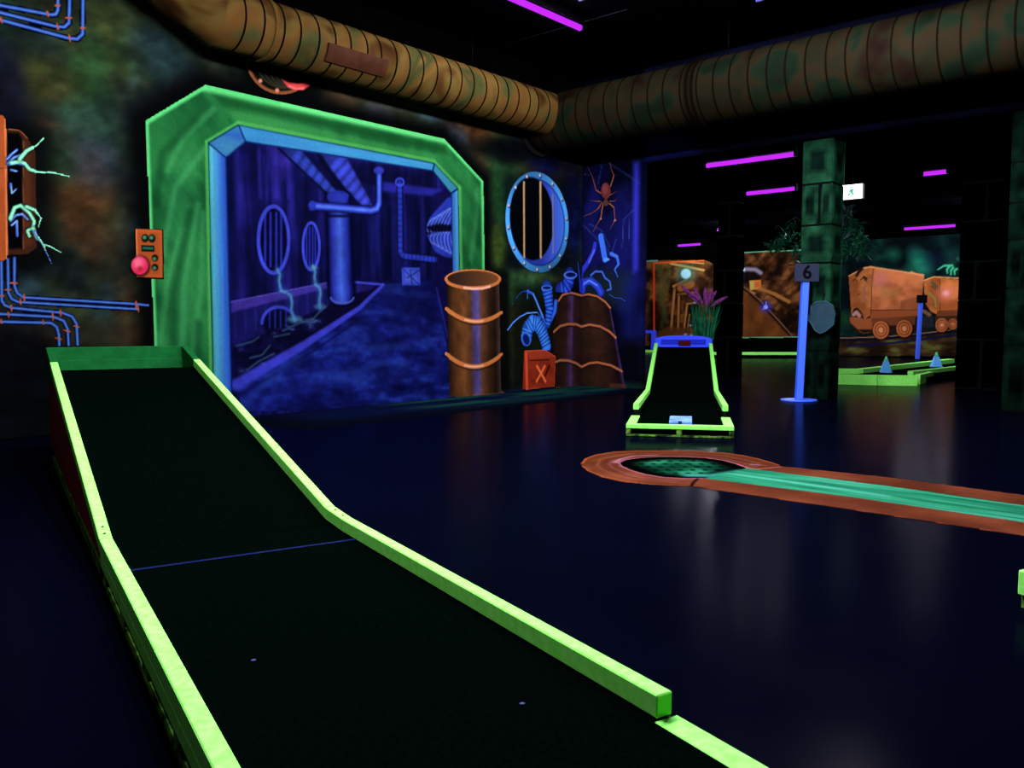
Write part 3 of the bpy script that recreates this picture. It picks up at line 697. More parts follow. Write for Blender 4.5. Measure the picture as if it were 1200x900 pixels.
for k in range(14):
    a = 2 * math.pi * (k + .4) / 14; q = pc + np.array([math.cos(a), math.sin(a)]) * (R0 - .062)
    cv.ell(q + np.array([.012, -.012]), .034, .034, (14, 24, 70), .3, raw=True); cv.ell(q, .026, .026, (206, 176, 170), .3, raw=True)
mural('porthole_mural', 'painted round blue porthole with bolts and vertical bars', 'mural', cv, placeL(.008), (0, -1, 0), KB)

# ---- control panel with pink button
cr2 = (0, 130, 3.1034)
cv = Canvas(4.3, 5.05, 1.6, 2.7, .008, convL); cv.crop(*cr2)
cv.poly([(488, 425), (594, 430), (596, 612), (492, 608)], (10, 8, 8), .02); cv.poly([(492, 429), (588, 433), (590, 607), (497, 604)], (184, 86, 42), .01)
cv.poly([(500, 440), (580, 443), (582, 598), (505, 596)], (150, 66, 32), .04, .6); cv.line([(494, 431), (498, 602)], 4, (232, 122, 66), .6)
for q in ((526, 463), (551, 464)): cv.ell(q, 13, 15, (10, 20, 16), .2); cv.ell((q[0] - 2, q[1] - 3), 7, 7, (60, 130, 96), .4)
cv.poly([(512, 488), (560, 490), (561, 513), (513, 511)], (8, 16, 12), .01); cv.poly([(517, 494), (556, 496), (556, 505), (517, 503)], (40, 100, 76), .02)
for q in ((562, 535), (562, 569)): cv.ell(q, 12, 13, (14, 18, 14), .2); cv.ell((q[0] - 2, q[1] + 3), 7, 7, (70, 110, 74), .4)
cv.ell((507, 565), 36, 38, (24, 6, 12), .2); cv.ell((507, 563), 31, 33, (214, 44, 84), .08); cv.ell((500, 552), 20, 20, (255, 110, 150), .6, .9); cv.ell((508, 574), 10, 9, (170, 30, 50), .5, .8)
mural('control_panel_mural', 'painted orange control panel with a round pink button beside the portal', 'mural', cv, placeL(.010), (0, -1, 0), K1)

# ---- open electrical cabinet with torn glowing wires
cv = Canvas(2.4, 4.1, 1.7, 3.6, .010, convL); cv.crop(*cr2)
cv.poly([(-60, 60), (70, 66), (100, 95), (130, 150), (134, 500), (100, 525), (-60, 528)], (58, 30, 20), .02)
cv.poly([(-60, 75), (68, 80), (82, 110), (82, 500), (-60, 508)], (4, 4, 8), .03)
cv.poly([(84, 110), (104, 130), (118, 480), (86, 500)], (84, 44, 26), .05, .8); cv.line([(30, 66), (70, 70), (98, 98)], 5, (150, 84, 54), .6); cv.line([(84, 110), (84, 500)], 3, (120, 66, 40), .7)
cv.poly([(-80, 8), (12, 14), (20, 30), (26, 540), (12, 548), (-80, 548)], lambda u, v: bandmix([(0, (150, 66, 32)), (1, (200, 100, 52))], fbm(u * 5, v * 3, 7, 4)), .015)
cv.line([(18, 30), (24, 540)], 6, (232, 128, 76), .6); cv.line([(-40, 210), (26, 208)], 3, (80, 36, 20), .6, .8)
tw = (126, 240, 196); tb = (70, 110, 226)
for Q, w, c_ in (([(28, 195), (60, 190), (90, 196)], 9, tb), ([(25, 175), (45, 155), (60, 142)], 8, tb), ([(30, 190), (50, 170), (75, 160)], 9, tb), ([(40, 215), (60, 220)], 7, tb), ([(38, 265), (42, 300), (58, 285)], 6, tb),
                 ([(40, 190), (72, 184), (90, 192), (105, 212), (140, 224), (190, 224), (250, 239)], 10, tw), ([(70, 176), (95, 146), (132, 126), (158, 99)], 10, tw),
                 ([(38, 400), (55, 380), (80, 375), (100, 395)], 8, tb), ([(42, 415), (60, 400), (62, 455)], 7, tb), ([(36, 392), (52, 352), (74, 344), (106, 372), (124, 402), (118, 425), (98, 436), (106, 456)], 10, tw),
                 ([(95, 348), (128, 362), (148, 390), (138, 424)], 9, tw), ([(120, 428), (132, 460), (152, 484), (182, 494), (222, 516)], 10, tw), ([(126, 440), (150, 482), (170, 520), (186, 556)], 8, tb), ([(140, 458), (160, 490), (165, 505)], 6, tw)):
    cv.line(Q, w * 2.0, (6, 12, 20), .8, .55, False); cv.line(Q, w * 1.15, c_, .3, .98, taper=(1.1, .75)); cv.line(Q, w * .4, (214, 255, 236), .7, .6, taper=(1, .6), cut=False)
mural('cabinet_mural', 'painted orange electrical cabinet with torn glowing green wires at the left edge', 'mural', cv, placeL(.010), (0, -1, 0), K1)

# ---- painted conduits
def conduit(cv, Q, w, clamps):
    cv.line(Q, w * 2.0, (6, 8, 22), .6, .9); cv.line(Q, w, (34, 60, 150), .35); cv.line(Q, w * .42, (86, 134, 220), .7, .9)
def clamp(cv, q, a, w):
    d = (math.cos(a) * w, math.sin(a) * w); cv.line([(q[0] - d[0], q[1] - d[1]), q, (q[0] + d[0], q[1] + d[1])], w * .5, (176, 84, 52), .5)
cv = Canvas(2.0, 4.75, .95, 2.05, .009, convL); cv.crop(*cr2)
for Q in ([(52, 535), (52, 635), (62, 662), (84, 678), (490, 702), (538, 707)], [(28, 540), (30, 660), (42, 684), (66, 695), (500, 721)], [(4, 540), (6, 690), (16, 706), (40, 716), (225, 734), (262, 748), (278, 775), (284, 900)],
          [(-60, 735), (195, 749), (232, 764), (246, 795), (252, 900)], [(-60, 765), (185, 771), (206, 786), (214, 815), (217, 900)]):
    conduit(cv, Q, 11, ())
for q, a in (((50, 626), 0), ((30, 650), 0), ((88, 678), 1.5), ((74, 694), 1.5), ((6, 672), 0), ((40, 716), 1.5), ((30, 742), 1.5), ((5, 768), 1.5), ((220, 734), 1.5), ((192, 749), 1.5), ((157, 771), 1.5), ((278, 784), .2), ((242, 800), .2), ((211, 828), .2), ((494, 703), 1.5), ((502, 721), 1.5)):
    clamp(cv, q, a, 12)
mural('conduit_mural', 'painted blue conduits with orange clamps, low at the left above the near ramp', 'mural', cv, placeL(.005), (0, -1, 0), K1)
cv = Canvas(1.8, 4.2, 3.9, 5.3, .011, convL); cv.crop(0, 0, 4.0)
for Q in ([(-60, 15), (236, 70), (260, 68), (270, 48), (270, -40)], [(-60, 45), (262, 125), (300, 128), (322, 108), (326, -40)], [(-60, 78), (320, 180), (360, 184), (386, 160), (388, -40)]):
    conduit(cv, Q, 17, ())
for q, a in (((262, 26), 0), ((222, 68), 1.4), ((318, 84), 0), ((268, 124), 1.4), ((384, 132), 0), ((325, 180), 1.4), ((5, 98), 1.4)): clamp(cv, q, a, 17)
mural('conduit_mural', 'painted blue conduits bending upward in the top left corner', 'mural', cv, placeL(.009), (0, -1, 0), K1)

# ---- round vent half hidden behind the duct
cv = Canvas(5.7, 7.6, 3.95, 5.6, .010, convL); cv.crop(190, 0, 5.714)
cv.ell((800, 385), 245, 252, (66, 38, 24), .02, n=60); cv.ell((800, 385), 218, 224, (12, 13, 12), .03, n=60)
for k in range(6): cv.ring((820 + k * 22, 400 + k * 12), 190 - k * 14, 190 - k * 14, 14, (50, 48, 34), .8, .85, arc=(90, 250))
cv.ring((800, 385), 234, 240, 22, (140, 80, 50), .5, .95, arc=(40, 200), n=40)
cv.ell((930, 475), 134, 134, (4, 3, 5), .04)
cv.poly([(800, 535), (850, 556), (910, 560), (975, 535), (1000, 520), (985, 575), (940, 606), (885, 606), (840, 586)], (244, 74, 80), .03, .95); cv.line([(850, 578), (895, 596), (945, 592)], 14, (255, 130, 130), .8, .8)
for q in ((588, 400), (655, 542), (768, 606)): cv.ell(q, 13, 14, (224, 140, 120), .4)
mural('vent_mural', 'painted round vent with a red glow, half hidden behind the duct', 'mural', cv, placeL(.008), (0, -1, 0), K1)
# ================================================================== MURALS ON THE FAR WALL
def far(name, label, cv): return mural(name, label, 'mural', cv, placeF(.03), (-1, 0, 0), KF)
# ---- timbered mine gallery
cv = Canvas(15.6, 20.2, 0, 4.0, .028, convF); cv.crop(750, 290, 6.92)
cv.poly([(-30, 100), (530, 100), (600, 130), (600, 790), (-30, 800)], lambda u, v: bandmix([(0, (22, 12, 8)), (.5, (66, 38, 20)), (1, (128, 80, 40))], sstep(.25, .85, fbm(u * 2.2, v * 2.2, 201, 5))), .02)
for k, P in enumerate(([(120, 140), (200, 230), (180, 420), (220, 600)], [(180, 140), (150, 330), (200, 480), (180, 640)], [(240, 150), (230, 300), (170, 420)])): cv.line(P, 36, (70, 74, 40), .8, .55)
cv.poly([(430, 420), (480, 420), (480, 650), (360, 650)], (10, 7, 8), .2, .9, False)
for P, w, c_ in (([(285, 320), (255, 660)], 20, (176, 110, 54)), ([(275, 315), (380, 265)], 22, (190, 122, 62)), ([(318, 400), (312, 660)], 18, (168, 104, 52)), ([(310, 380), (450, 365)], 18, (150, 92, 46)), ([(385, 460), (362, 650)], 16, (178, 112, 56)), ([(380, 458), (455, 448)], 13, (168, 104, 54)), ([(405, 545), (390, 650)], 12, (150, 96, 50)),
                 ([(250, 130), (520, 185)], 20, (190, 150, 84)), ([(380, 118), (520, 130)], 14, (170, 130, 70)), ([(330, 330), (420, 300)], 60, (150, 84, 36))):
    cv.line(P, w * 1.6, (16, 9, 6), .6, .5, False); cv.line(P, w, c_, .4, .9)
cv.poly([(130, 690), (230, 640), (480, 660), (480, 740), (130, 745)], (96, 54, 28), .1, .8)
for q in ((440, 600), (415, 632), (452, 445), (372, 705), (420, 712)): cv.ell(q, 14, 9, (150, 170, 210), .6, .9)
cv.ell((375, 215), 70, 60, (60, 110, 100), .9, .8); cv.ell((375, 213), 40, 40, (150, 244, 236), .2)
cv.line([(115, 128), (520, 106)], 13, (240, 84, 36), .4); cv.line([(116, 128), (118, 770)], 14, (214, 64, 34), .4); cv.line([(50, 108), (145, 108)], 16, (96, 150, 140), .4)
far('mine_gallery_mural', 'mural of a timbered mine gallery in an orange frame, behind the far ramp', cv)
# ---- mine track leading to a wagon
cv = Canvas(11.6, 15.6, 0.5, 4.2, .028, convF); cv.crop(850, 270, 5.62)
cv.poly([(60, 150), (480, 130), (520, 130), (520, 708), (60, 708)], lambda u, v: bandmix([(0, (16, 8, 6)), (.5, (62, 34, 18)), (1, (120, 74, 40))], sstep(.25, .85, fbm(u * 2.4 + v, v * 2.8, 221, 5))), .02)
cv.poly([(80, 400), (140, 400), (300, 560), (430, 705), (60, 705)], lambda u, v: bandmix([(0, (70, 36, 16)), (1, (116, 66, 30))], fbm(u * 3, v * 3, 231, 4)), .15, .9)
cv.ell((110, 290), 130, 60, (14, 8, 10), .3, .8); cv.line([(95, 275), (140, 255), (200, 258), (235, 280)], 26, (150, 140, 170), .8, .8); cv.line([(90, 268), (125, 258)], 18, (150, 210, 255), .6); cv.line([(92, 320), (110, 300)], 30, (40, 50, 170), .7, .8)
cv.poly([(160, 330), (236, 326), (238, 385), (165, 395)], (184, 110, 50), .03); cv.poly([(165, 335), (188, 333), (190, 385), (168, 390)], (150, 150, 70), .04); cv.poly([(195, 340), (232, 335), (230, 372), (198, 378)], (170, 74, 36), .05, .8); cv.line([(170, 405), (195, 415)], 14, (150, 100, 60), .5)
for P, w, c_ in (([(120, 375), (220, 460), (330, 580), (430, 690)], 16, (20, 10, 8)), ([(125, 372), (225, 455), (340, 580), (440, 690)], 7, (112, 80, 60)), ([(240, 390), (340, 450), (460, 560)], 10, (26, 14, 10)), ([(230, 385), (330, 420), (420, 470)], 22, (140, 92, 44)), ([(290, 510), (400, 570)], 14, (30, 16, 10))):
    cv.line(P, w, c_, .5, .95)
cv.ell((268, 505), 34, 30, (50, 44, 190), .7, .8); cv.ell((268, 505), 13, 13, (150, 170, 255), .4); cv.line([(250, 520), (272, 500), (270, 470)], 6, (110, 120, 240), .7)
cv.line([(60, 150), (330, 135), (520, 128)], 10, (84, 160, 120), .5); cv.line([(60, 708), (520, 704)], 10, (96, 170, 130), .5)
far('mine_track_mural', 'brown mine tunnel mural with track and small wagon, left of the number six post', cv)
# ---- ore wagons
cv = Canvas(5.2, 11.8, 0, 4.1, .026, convF); cv.crop(980, 290, 7.5)
cv.poly([(-160, -250), (1300, -250), (1300, 960), (-160, 960)], lambda u, v: bandmix([(0, (4, 10, 14)), (.6, (8, 26, 28)), (1, (14, 50, 44))], sstep(.3, .8, fbm(u * 1.3, v * 1.3, 241, 4))), .02)
for q, r, c_, op in (((500, 60), 60, (24, 110, 76), .6), ((740, 120), 80, (30, 140, 110), .8), ((770, 190), 70, (34, 150, 120), .7), ((690, 40), 60, (20, 90, 80), .6), ((640, 200), 50, (20, 90, 66), .5), ((850, 120), 90, (10, 24, 50), .6), ((90, 640), 70, (24, 70, 36), .6), ((1010, 60), 60, (18, 60, 56), .6), ((1075, 100), 20, (60, 110, 100), .6)):
    cv.ell(q, r, r * .8, c_, .9, op)
for Q in ([(895, 195), (950, 160), (1020, 160)], [(980, 225), (975, 195), (990, 175)], [(1010, 240), (1010, 200), (1030, 180)], [(1045, 240), (1040, 205), (1060, 190)]): cv.line(Q, 22, (64, 200, 150), .6, .9, taper=(.5, 1.0))
cv.poly([(-160, 800), (1300, 730), (1300, 960), (-160, 960)], lambda u, v: bandmix([(0, (26, 16, 12)), (.6, (66, 46, 26)), (1, (84, 92, 44))], sstep(.3, .8, fbm(u * 1.6, v * 4, 251, 4))), .1)
wood = lambda s, a=(140, 70, 36), b=(214, 120, 66): (lambda u, v: bandmix([(0, a), (1, b)], sstep(.25, .75, fbm(u * 2.0, v * 2.2, s, 4))))
cv.line([(-60, 815), (420, 800), (760, 765), (1300, 700)], 26, (10, 12, 30), .5); cv.line([(-60, 800), (420, 785), (760, 755), (1300, 690)], 8, (150, 110, 80), .6, .9); cv.line([(100, 860), (500, 840), (1300, 740)], 20, (16, 18, 60), .6, .9)
cv.poly([(118, 600), (760, 600), (840, 700), (700, 760), (190, 760), (120, 680)], (34, 18, 16), .1, .9); cv.poly([(120, 610), (330, 625), (320, 720), (190, 720), (125, 660)], (140, 74, 42), .03); cv.poly([(310, 620), (700, 605), (690, 680), (320, 690)], (104, 54, 32), .04); cv.poly([(750, 600), (860, 600), (860, 700), (760, 700)], (30, 34, 46), .05, .9)
cv.poly([(112, 250), (240, 175), (320, 165), (325, 200), (300, 600), (240, 632), (205, 560), (170, 530), (135, 580), (122, 400)], wood(261, (124, 64, 32), (176, 104, 58)), .015)
cv.poly([(320, 175), (775, 240), (752, 470), (745, 560), (300, 600), (318, 400)], wood(271, (146, 76, 44), (196, 112, 70)), .015); cv.poly([(300, 552), (745, 545), (715, 604), (300, 625)], (136, 68, 38), .02); cv.line([(300, 550), (745, 545)], 5, (50, 24, 16), .6); cv.poly([(570, 470), (690, 440), (740, 440), (735, 545), (560, 545)], (120, 60, 34), .06, .7)
cv.ell((395, 290), 60, 60, (180, 100, 110), .9, .6); cv.ell((540, 250), 60, 40, (214, 110, 64), .9, .5); cv.ell((470, 400), 90, 40, (170, 120, 66), .9, .5)
for Q, w, c_ in (([(235, 185), (300, 170), (770, 242)], 12, (210, 150, 100)), ([(115, 250), (180, 215)], 9, (206, 140, 90)), ([(325, 190), (305, 590)], 6, (80, 40, 22)), ([(180, 250), (205, 210), (230, 190)], 24, (18, 10, 12)), ([(150, 300), (165, 275), (185, 300)], 8, (50, 26, 22)), ([(215, 285), (240, 265), (268, 300)], 10, (50, 26, 30)), ([(245, 260), (268, 275)], 22, (40, 22, 22)), ([(255, 330), (240, 420), (265, 470)], 8, (130, 74, 96)),
                 ([(190, 415), (215, 405)], 7, (70, 36, 20)), ([(145, 590), (160, 545), (190, 535), (220, 570), (240, 625)], 12, (24, 12, 12)), ([(155, 590), (180, 570), (205, 600)], 34, (190, 124, 120)), ([(200, 730), (240, 755), (300, 745)], 10, (90, 50, 32)), ([(660, 215), (720, 240), (765, 245)], 14, (226, 140, 84))):
    cv.line(Q, w, c_, .5, .9)
cv.poly([(770, 290), (860, 255), (918, 270), (890, 590), (830, 560), (790, 500), (778, 400)], wood(281, (140, 72, 36), (196, 110, 58)), .015); cv.poly([(915, 268), (1300, 300), (1300, 560), (890, 590)], wood(291, (160, 82, 40), (216, 124, 66)), .015); cv.poly([(890, 555), (1300, 540), (1300, 600), (880, 605)], (110, 56, 32), .03); cv.poly([(870, 610), (1300, 600), (1300, 700), (880, 700)], (70, 36, 26), .05)
for Q, w, c_ in (([(772, 290), (860, 258), (1300, 285)], 12, (226, 158, 96)), ([(915, 280), (912, 580)], 6, (80, 40, 24)), ([(845, 310), (890, 350)], 26, (74, 70, 50)), ([(815, 400), (870, 450), (880, 520)], 18, (130, 130, 60)), ([(840, 340), (875, 365)], 7, (40, 22, 18)), ([(765, 520), (800, 530), (850, 600)], 16, (20, 12, 12)), ([(770, 560), (820, 590)], 34, (130, 90, 60))):
    cv.line(Q, w, c_, .5, .85)
cv.ell((965, 405), 60, 55, (226, 120, 110), .9, .8); cv.ell((968, 402), 24, 22, (255, 170, 190), .7, .9)
for q, r in (((395, 725), 72), ((600, 712), 70), ((930, 682), 56), ((1025, 672), 44)):
    cv.ell((q[0] + 4, q[1] + 4), r * 1.12, r * 1.18, (20, 10, 10), .1, .9); cv.ell(q, r, r * 1.1, (176, 94, 52), .05); cv.ring(q, r * .72, r * .8, r * .14, (104, 54, 32), .5); cv.ell(q, r * .34, r * .38, (206, 130, 84), .15); cv.ring(q, r * .36, r * .4, r * .1, (84, 42, 26), .5)
cv.C *= .9
far('ore_wagon_mural', 'mural of two rusty orange ore wagons on a track, right of the stone column', cv)
# ================================================================== NEAR RAMP
GREEN = mat('fluorescent_green_wood', (152, 250, 122), rough=.7, spec=.02, rgb2=(128, 242, 96), scale=30)
def add_wear(m, scale, cut, dark):
    N, L = nodes_of(m); b = N['Principled BSDF']; src = b.inputs['Base Color'].links[0].from_socket
    tc = N.new('ShaderNodeTexCoord'); nz = N.new('ShaderNodeTexNoise'); nz.inputs['Scale'].default_value = scale; nz.inputs['Detail'].default_value = 6; nz.inputs['Roughness'].default_value = .7
    L.new(tc.outputs['Object'], nz.inputs['Vector'])
    mr = N.new('ShaderNodeMapRange'); mr.inputs['From Min'].default_value = cut; mr.inputs['From Max'].default_value = cut + .06
    L.new(nz.outputs['Fac'], mr.inputs['Value'])
    mx = N.new('ShaderNodeMix'); mx.data_type = 'RGBA'; L.new(mr.outputs['Result'], mx.inputs['Factor']); L.new(src, mx.inputs[6]); mx.inputs[7].default_value = (*dark, 1)
    L.new(mx.outputs[2], b.inputs['Base Color'])
add_wear(GREEN, 14, .67, (.06, .26, .05))
GREEN_SIDE = GREEN
GREEN_DK = mat('dark_green_board', (26, 120, 58), k=2.0, rough=.6, spec=.02, var=.25, scale=12)
TURF = mat('black_green_carpet', (3, 14, 11), k=3.0, rough=1.0, spec=.0, var=.35, scale=60, bump=.15)
TURF.node_tree.nodes['Principled BSDF'].inputs['IOR'].default_value = 1.04
REDP = mat('dark_red_side_board', (110, 20, 28), k=.6, rough=.6, spec=.1, var=.4, scale=6)
BLUEL = mat('blue_tape', (26, 44, 116), k=3.4, rough=.6)
FRAMEM = mat('worn_green_frame', (96, 150, 58), rough=.65, rgb2=(14, 26, 14), scale=14)
DARKW = mat('dark_wood', (10, 10, 10), rough=.8)
SCREW = mat('screw_heads', (40, 60, 24), rough=.5)
AX = np.array([.304, .953, 0]); AX /= np.linalg.norm(AX); PP = np.array([AX[1], -AX[0], 0])
def R1(s, t, z): return AX * s + PP * t + np.array([0, 0, z])
TL, TR, RW = .388, 1.546, .056              # outer faces of the rails, rail width
KS, KZ, TS, TZ = 4.32, .20, 7.80, .882       # kink and top of the slope (rail top heights)
SL = (TZ - KZ) / (TS - KS); ES = 8.33; EZ = TZ + SL * (ES - TS)
RH = .066; S0 = 0.55                         # rail height, near end of the frame
ramp = thing('minigolf_ramp', 'long black minigolf ramp with glowing green rails in the left foreground', 'minigolf ramp', tuple(R1(4, 1, 0)))
def bar(name, s0, z0, s1, z1, t0, t1, h0, h1, m, parent=ramp, bev=.004):
    """between stations s0 and s1 with top heights z0 and z1 and depths h0 and h1"""
    return hexa(name, [R1(s0, t0, z0 - h0), R1(s0, t1, z0 - h0), R1(s1, t1, z1 - h1), R1(s1, t0, z1 - h1), R1(s0, t0, z0), R1(s0, t1, z0), R1(s1, t1, z1), R1(s1, t0, z1)], m, parent, bev)
r1 = bar('rail', S0 + .6, KZ, KS - .003, KZ, TL, TL + RW, RH, RH, GREEN)
r2 = bar('rail', KS, KZ, TS, TZ, TL, TL + RW, RH, RH, GREEN)
r3 = bar('rail', 1.70, KZ, 4.12, KZ, TR - RW, TR, RH, RH, GREEN)
r3b = bar('rail', 4.123, KZ, KS + .06, KZ + .012, TR - RW, TR, RH, RH, GREEN)
r4 = bar('rail', KS + .06, KZ + .012, TS, TZ, TR - RW, TR, RH, RH, GREEN)
for r, q in ((r2, [(KS + .05, KZ + .012), (KS + .13, KZ + .027)]), (r3b, [(4.18, KZ + .003), (4.30, KZ + .009)])):
    for s, z in q:
        t = TL + RW * .5 if r is r2 else TR - RW * .5
        tube('screw', [R1(s, t, z), R1(s, t, z + .003)], .006, SCREW, r, n=8)
bar('edge_board', S0, KZ - RH, 1.695, KZ - RH, TR - .072, TR + .012, .03, .03, GREEN)
bar('edge_board', S0, KZ - RH - .034, 1.9, KZ - RH - .034, TR - .085, TR - .0, .02, .02, FRAMEM)
zl = KZ - RH
bar('carpet', S0, zl - .002, KS, zl - .002, TL + RW, TR - RW, .02, .02, TURF)
bar('carpet', KS, zl - .002, TS, TZ - RH - .002, TL + RW, TR - RW, .02, .02, TURF)
bar('tee_line', 3.925, zl + .0015, 3.95, zl + .0015, TL + RW, TR - RW, .002, .002, BLUEL, bev=0)
for x, y in ((297, 774), (612, 825)):
    q = onz(x, y, zl + .001); tube('scuff_mark', [q, q + np.array([0, 0, .002])], .008, mat('scuff', (60, 70, 120)), ramp, n=8)
# catch tray at the top
bar('tray_side', TS + .003, TZ, ES, EZ, TL, TL + RW, .20, .26, GREEN_DK)
bar('tray_side', TS + .003, TZ, ES, EZ, TR - RW, TR, .20, .26, GREEN_DK)
bar('back_board', ES, EZ, ES + .045, EZ, TL, TR, .30, .30, GREEN_DK)
bar('tray_ledge', ES - .05, EZ - .11, ES - .002, EZ - .11, TL + RW, TR - RW, .16, .16, GREEN_DK)
bar('tray_floor', TS + .003, TZ - .17, ES - .05, TZ - .17, TL + RW, TR - RW, .02, .02, GREEN_DK)
# supports: red side boards, lower strip, pallet frame
for t0, t1 in ((TL + .012, TL + .030), (TR - .030, TR - .012)):
    bar('side_board', KS + .0, KZ - RH - .001, TS, TZ - RH - .001, t0, t1, .10, .70, REDP, bev=0)
    bar('side_board', TS, TZ - .2, ES + .045, EZ - .26, t0, t1, .56, .58, REDP, bev=0)
    bar('skirting_strip', KS + .05, .075, ES - .3, .085, t0 - .006 if t0 < 1 else t0, t1 if t0 < 1 else t1 + .006, .07, .07, FRAMEM)
    bar('frame_board', S0, zl - .003, KS - .002, zl - .003, t0 - .010 if t0 < 1 else t0 - .0, t1 if t0 < 1 else t1 + .010, .060, .060, GREEN if t0 < 1 else FRAMEM)
    n = 7
    for k in range(n):
        s = S0 + .05 + k * (KS - S0 - .25) / (n - 1)
        bar('frame_block', s, .070, s + .11, .070, t0 - .008, t1, .045, .045, FRAMEM)
    bar('frame_skid', S0, .025, KS - .05, .025, t0 - .008, t1, .025, .025, FRAMEM)
bar('cross_board', S0, zl - .025, S0 + .05, zl - .025, TL + .02, TR - .02, .10, .10, FRAMEM)

# ================================================================== FAR RAMP
A0, B0 = onz(733.5, 497, .13), onz(860.5, 500, .13)
W2 = np.linalg.norm(B0 - A0); Q2 = (B0 - A0) / W2; Q2[2] = 0; X2 = np.array([-Q2[1], Q2[0], 0])
def plane_st(x, y, t):                      # pixel on the vertical plane at side coordinate t -> (s, z)
    d = ray(x, y); P = EYEP + d * ((t - (EYEP - A0) @ Q2) / (d @ Q2)); return (P - A0) @ X2, P[2]
def R2(s, t, z): return np.array([A0[0], A0[1], 0]) + X2 * s + Q2 * t + np.array([0, 0, z])
ramp2 = thing('minigolf_ramp', 'short steep minigolf ramp with green rails and blue top board before the grass', 'minigolf ramp', tuple(R2(1.5, W2 / 2, 0)))
def bar2f(name, s0, z0, s1, z1, t0, t1, h0, h1, m, parent=ramp2, bev=.004):
    return hexa(name, [R2(s0, t0, z0 - h0), R2(s0, t1, z0 - h0), R2(s1, t1, z1 - h1), R2(s1, t0, z1 - h1), R2(s0, t0, z0), R2(s0, t1, z0), R2(s1, t1, z1), R2(s1, t0, z1)], m, parent, bev)
pl = [plane_st(748, 473, .05), plane_st(763.5, 456.5, .05), plane_st(774, 405, .05)]
pr = [plane_st(853, 475, W2 - .05), plane_st(844.5, 456.5, W2 - .05), plane_st(839, 398, W2 - .05)]
sa, sb, sc_ = [(pl[i][0] + pr[i][0]) / 2 for i in range(3)]; za, zb, zc_ = [(pl[i][1] + pr[i][1]) / 2 for i in range(3)]
za = max(za, .17)
print('far ramp', pl, pr, 'W', W2)
zl2 = .13
bar2f('front_board', 0, zl2, .09, zl2, 0, W2, .045, .045, GREEN)
for t0, t1 in ((0, .10), (W2 - .10, W2)):
    bar2f('edge_board', .092, zl2, sa - .02, zl2, t0, t1, .045, .045, GREEN)
    tt0, tt1 = (.02, .085) if t0 == 0 else (W2 - .085, W2 - .02)
    bar2f('rail', sa, za, sb, zb, tt0, tt1, .07, .07, GREEN); bar2f('rail', sb + .002, zb, sc_, zc_, tt0, tt1, .07, .07, GREEN)
    bar2f('side_board', sb, zb - .072, sc_, zc_ - .072, tt0 + .01, tt1 - .02, .12, zc_ - .10, DARKW, bev=0)
    bar2f('side_board', sa, za - .072, sb, zb - .072, tt0 + .01, tt1 - .02, .09, .12, DARKW, bev=0)
bar2f('carpet', .09, zl2 - .012, sa, zl2 - .012, .1, W2 - .1, .03, .03, TURF)
bar2f('carpet', sa, zl2 - .012, sb, zb - .08, .08, W2 - .08, .03, .03, TURF); bar2f('carpet', sb, zb - .08, sc_, zc_ - .075, .08, W2 - .08, .03, .03, TURF)
for t0, t1 in ((0, .05), (W2 / 2 - .03, W2 / 2 + .03), (W2 - .05, W2)): bar2f('frame_block', .01, zl2 - .046, .09, zl2 - .046, t0, t1, .062, .062, FRAMEM)
bar2f('frame_skid', .01, .020, .09, .020, 0, W2, .018, .018, FRAMEM)
bar2f('frame_back', .11, zl2 - .046, .13, zl2 - .046, 0.02, W2 - .02, .08, .08, DARKW)
BLUEP = mat('fluorescent_blue_paint', (40, 62, 240), k=.8, rough=.5, spec=.15)
BLUED = mat('blue_board_inner', (24, 36, 170), k=.8, rough=.6)
HOLE = mat('dark_red_hole', (60, 10, 14), rough=.6)
# blue board at the top: a rounded frame round a darker panel, with the hole in the middle
zt = zc_ - .06
def arch(t, h): return h * (1 - .35 * (abs(t / W2 - .5) * 2) ** 4)
N_ = 14; ts = np.linspace(.03, W2 - .03, N_)
Vv, Ff = [], []
for t in ts:
    for s_, z_ in ((sc_ + .0, zt), (sc_ + .0, zt + arch(t, .20)), (sc_ + .06, zt + arch(t, .20)), (sc_ + .06, zt - .3)): Vv.append(R2(s_, t, z_))
for i in range(N_ - 1):
    for k in range(4): Ff.append((i * 4 + k, (i + 1) * 4 + k, (i + 1) * 4 + (k + 1) % 4, i * 4 + (k + 1) % 4))
Ff += [(0, 1, 2, 3), tuple((N_ - 1) * 4 + k for k in (3, 2, 1, 0))]
topb = mesh('top_board', Vv, Ff, BLUEP, ramp2)
bar2f('panel', sc_ - .004, zt + .13, sc_ + .004, zt + .13, .14, W2 - .14, .10, .10, BLUED, topb)
bar2f('hole', sc_ - .02, zt + .11, sc_ - .006, zt + .11, W2 * .42, W2 * .62, .10, .10, HOLE, topb)
bar2f('back_support', sc_ + .07, zt - .1, sc_ + .12, zt - .1, .06, W2 - .06, zt - .1, zt - .1, DARKW)
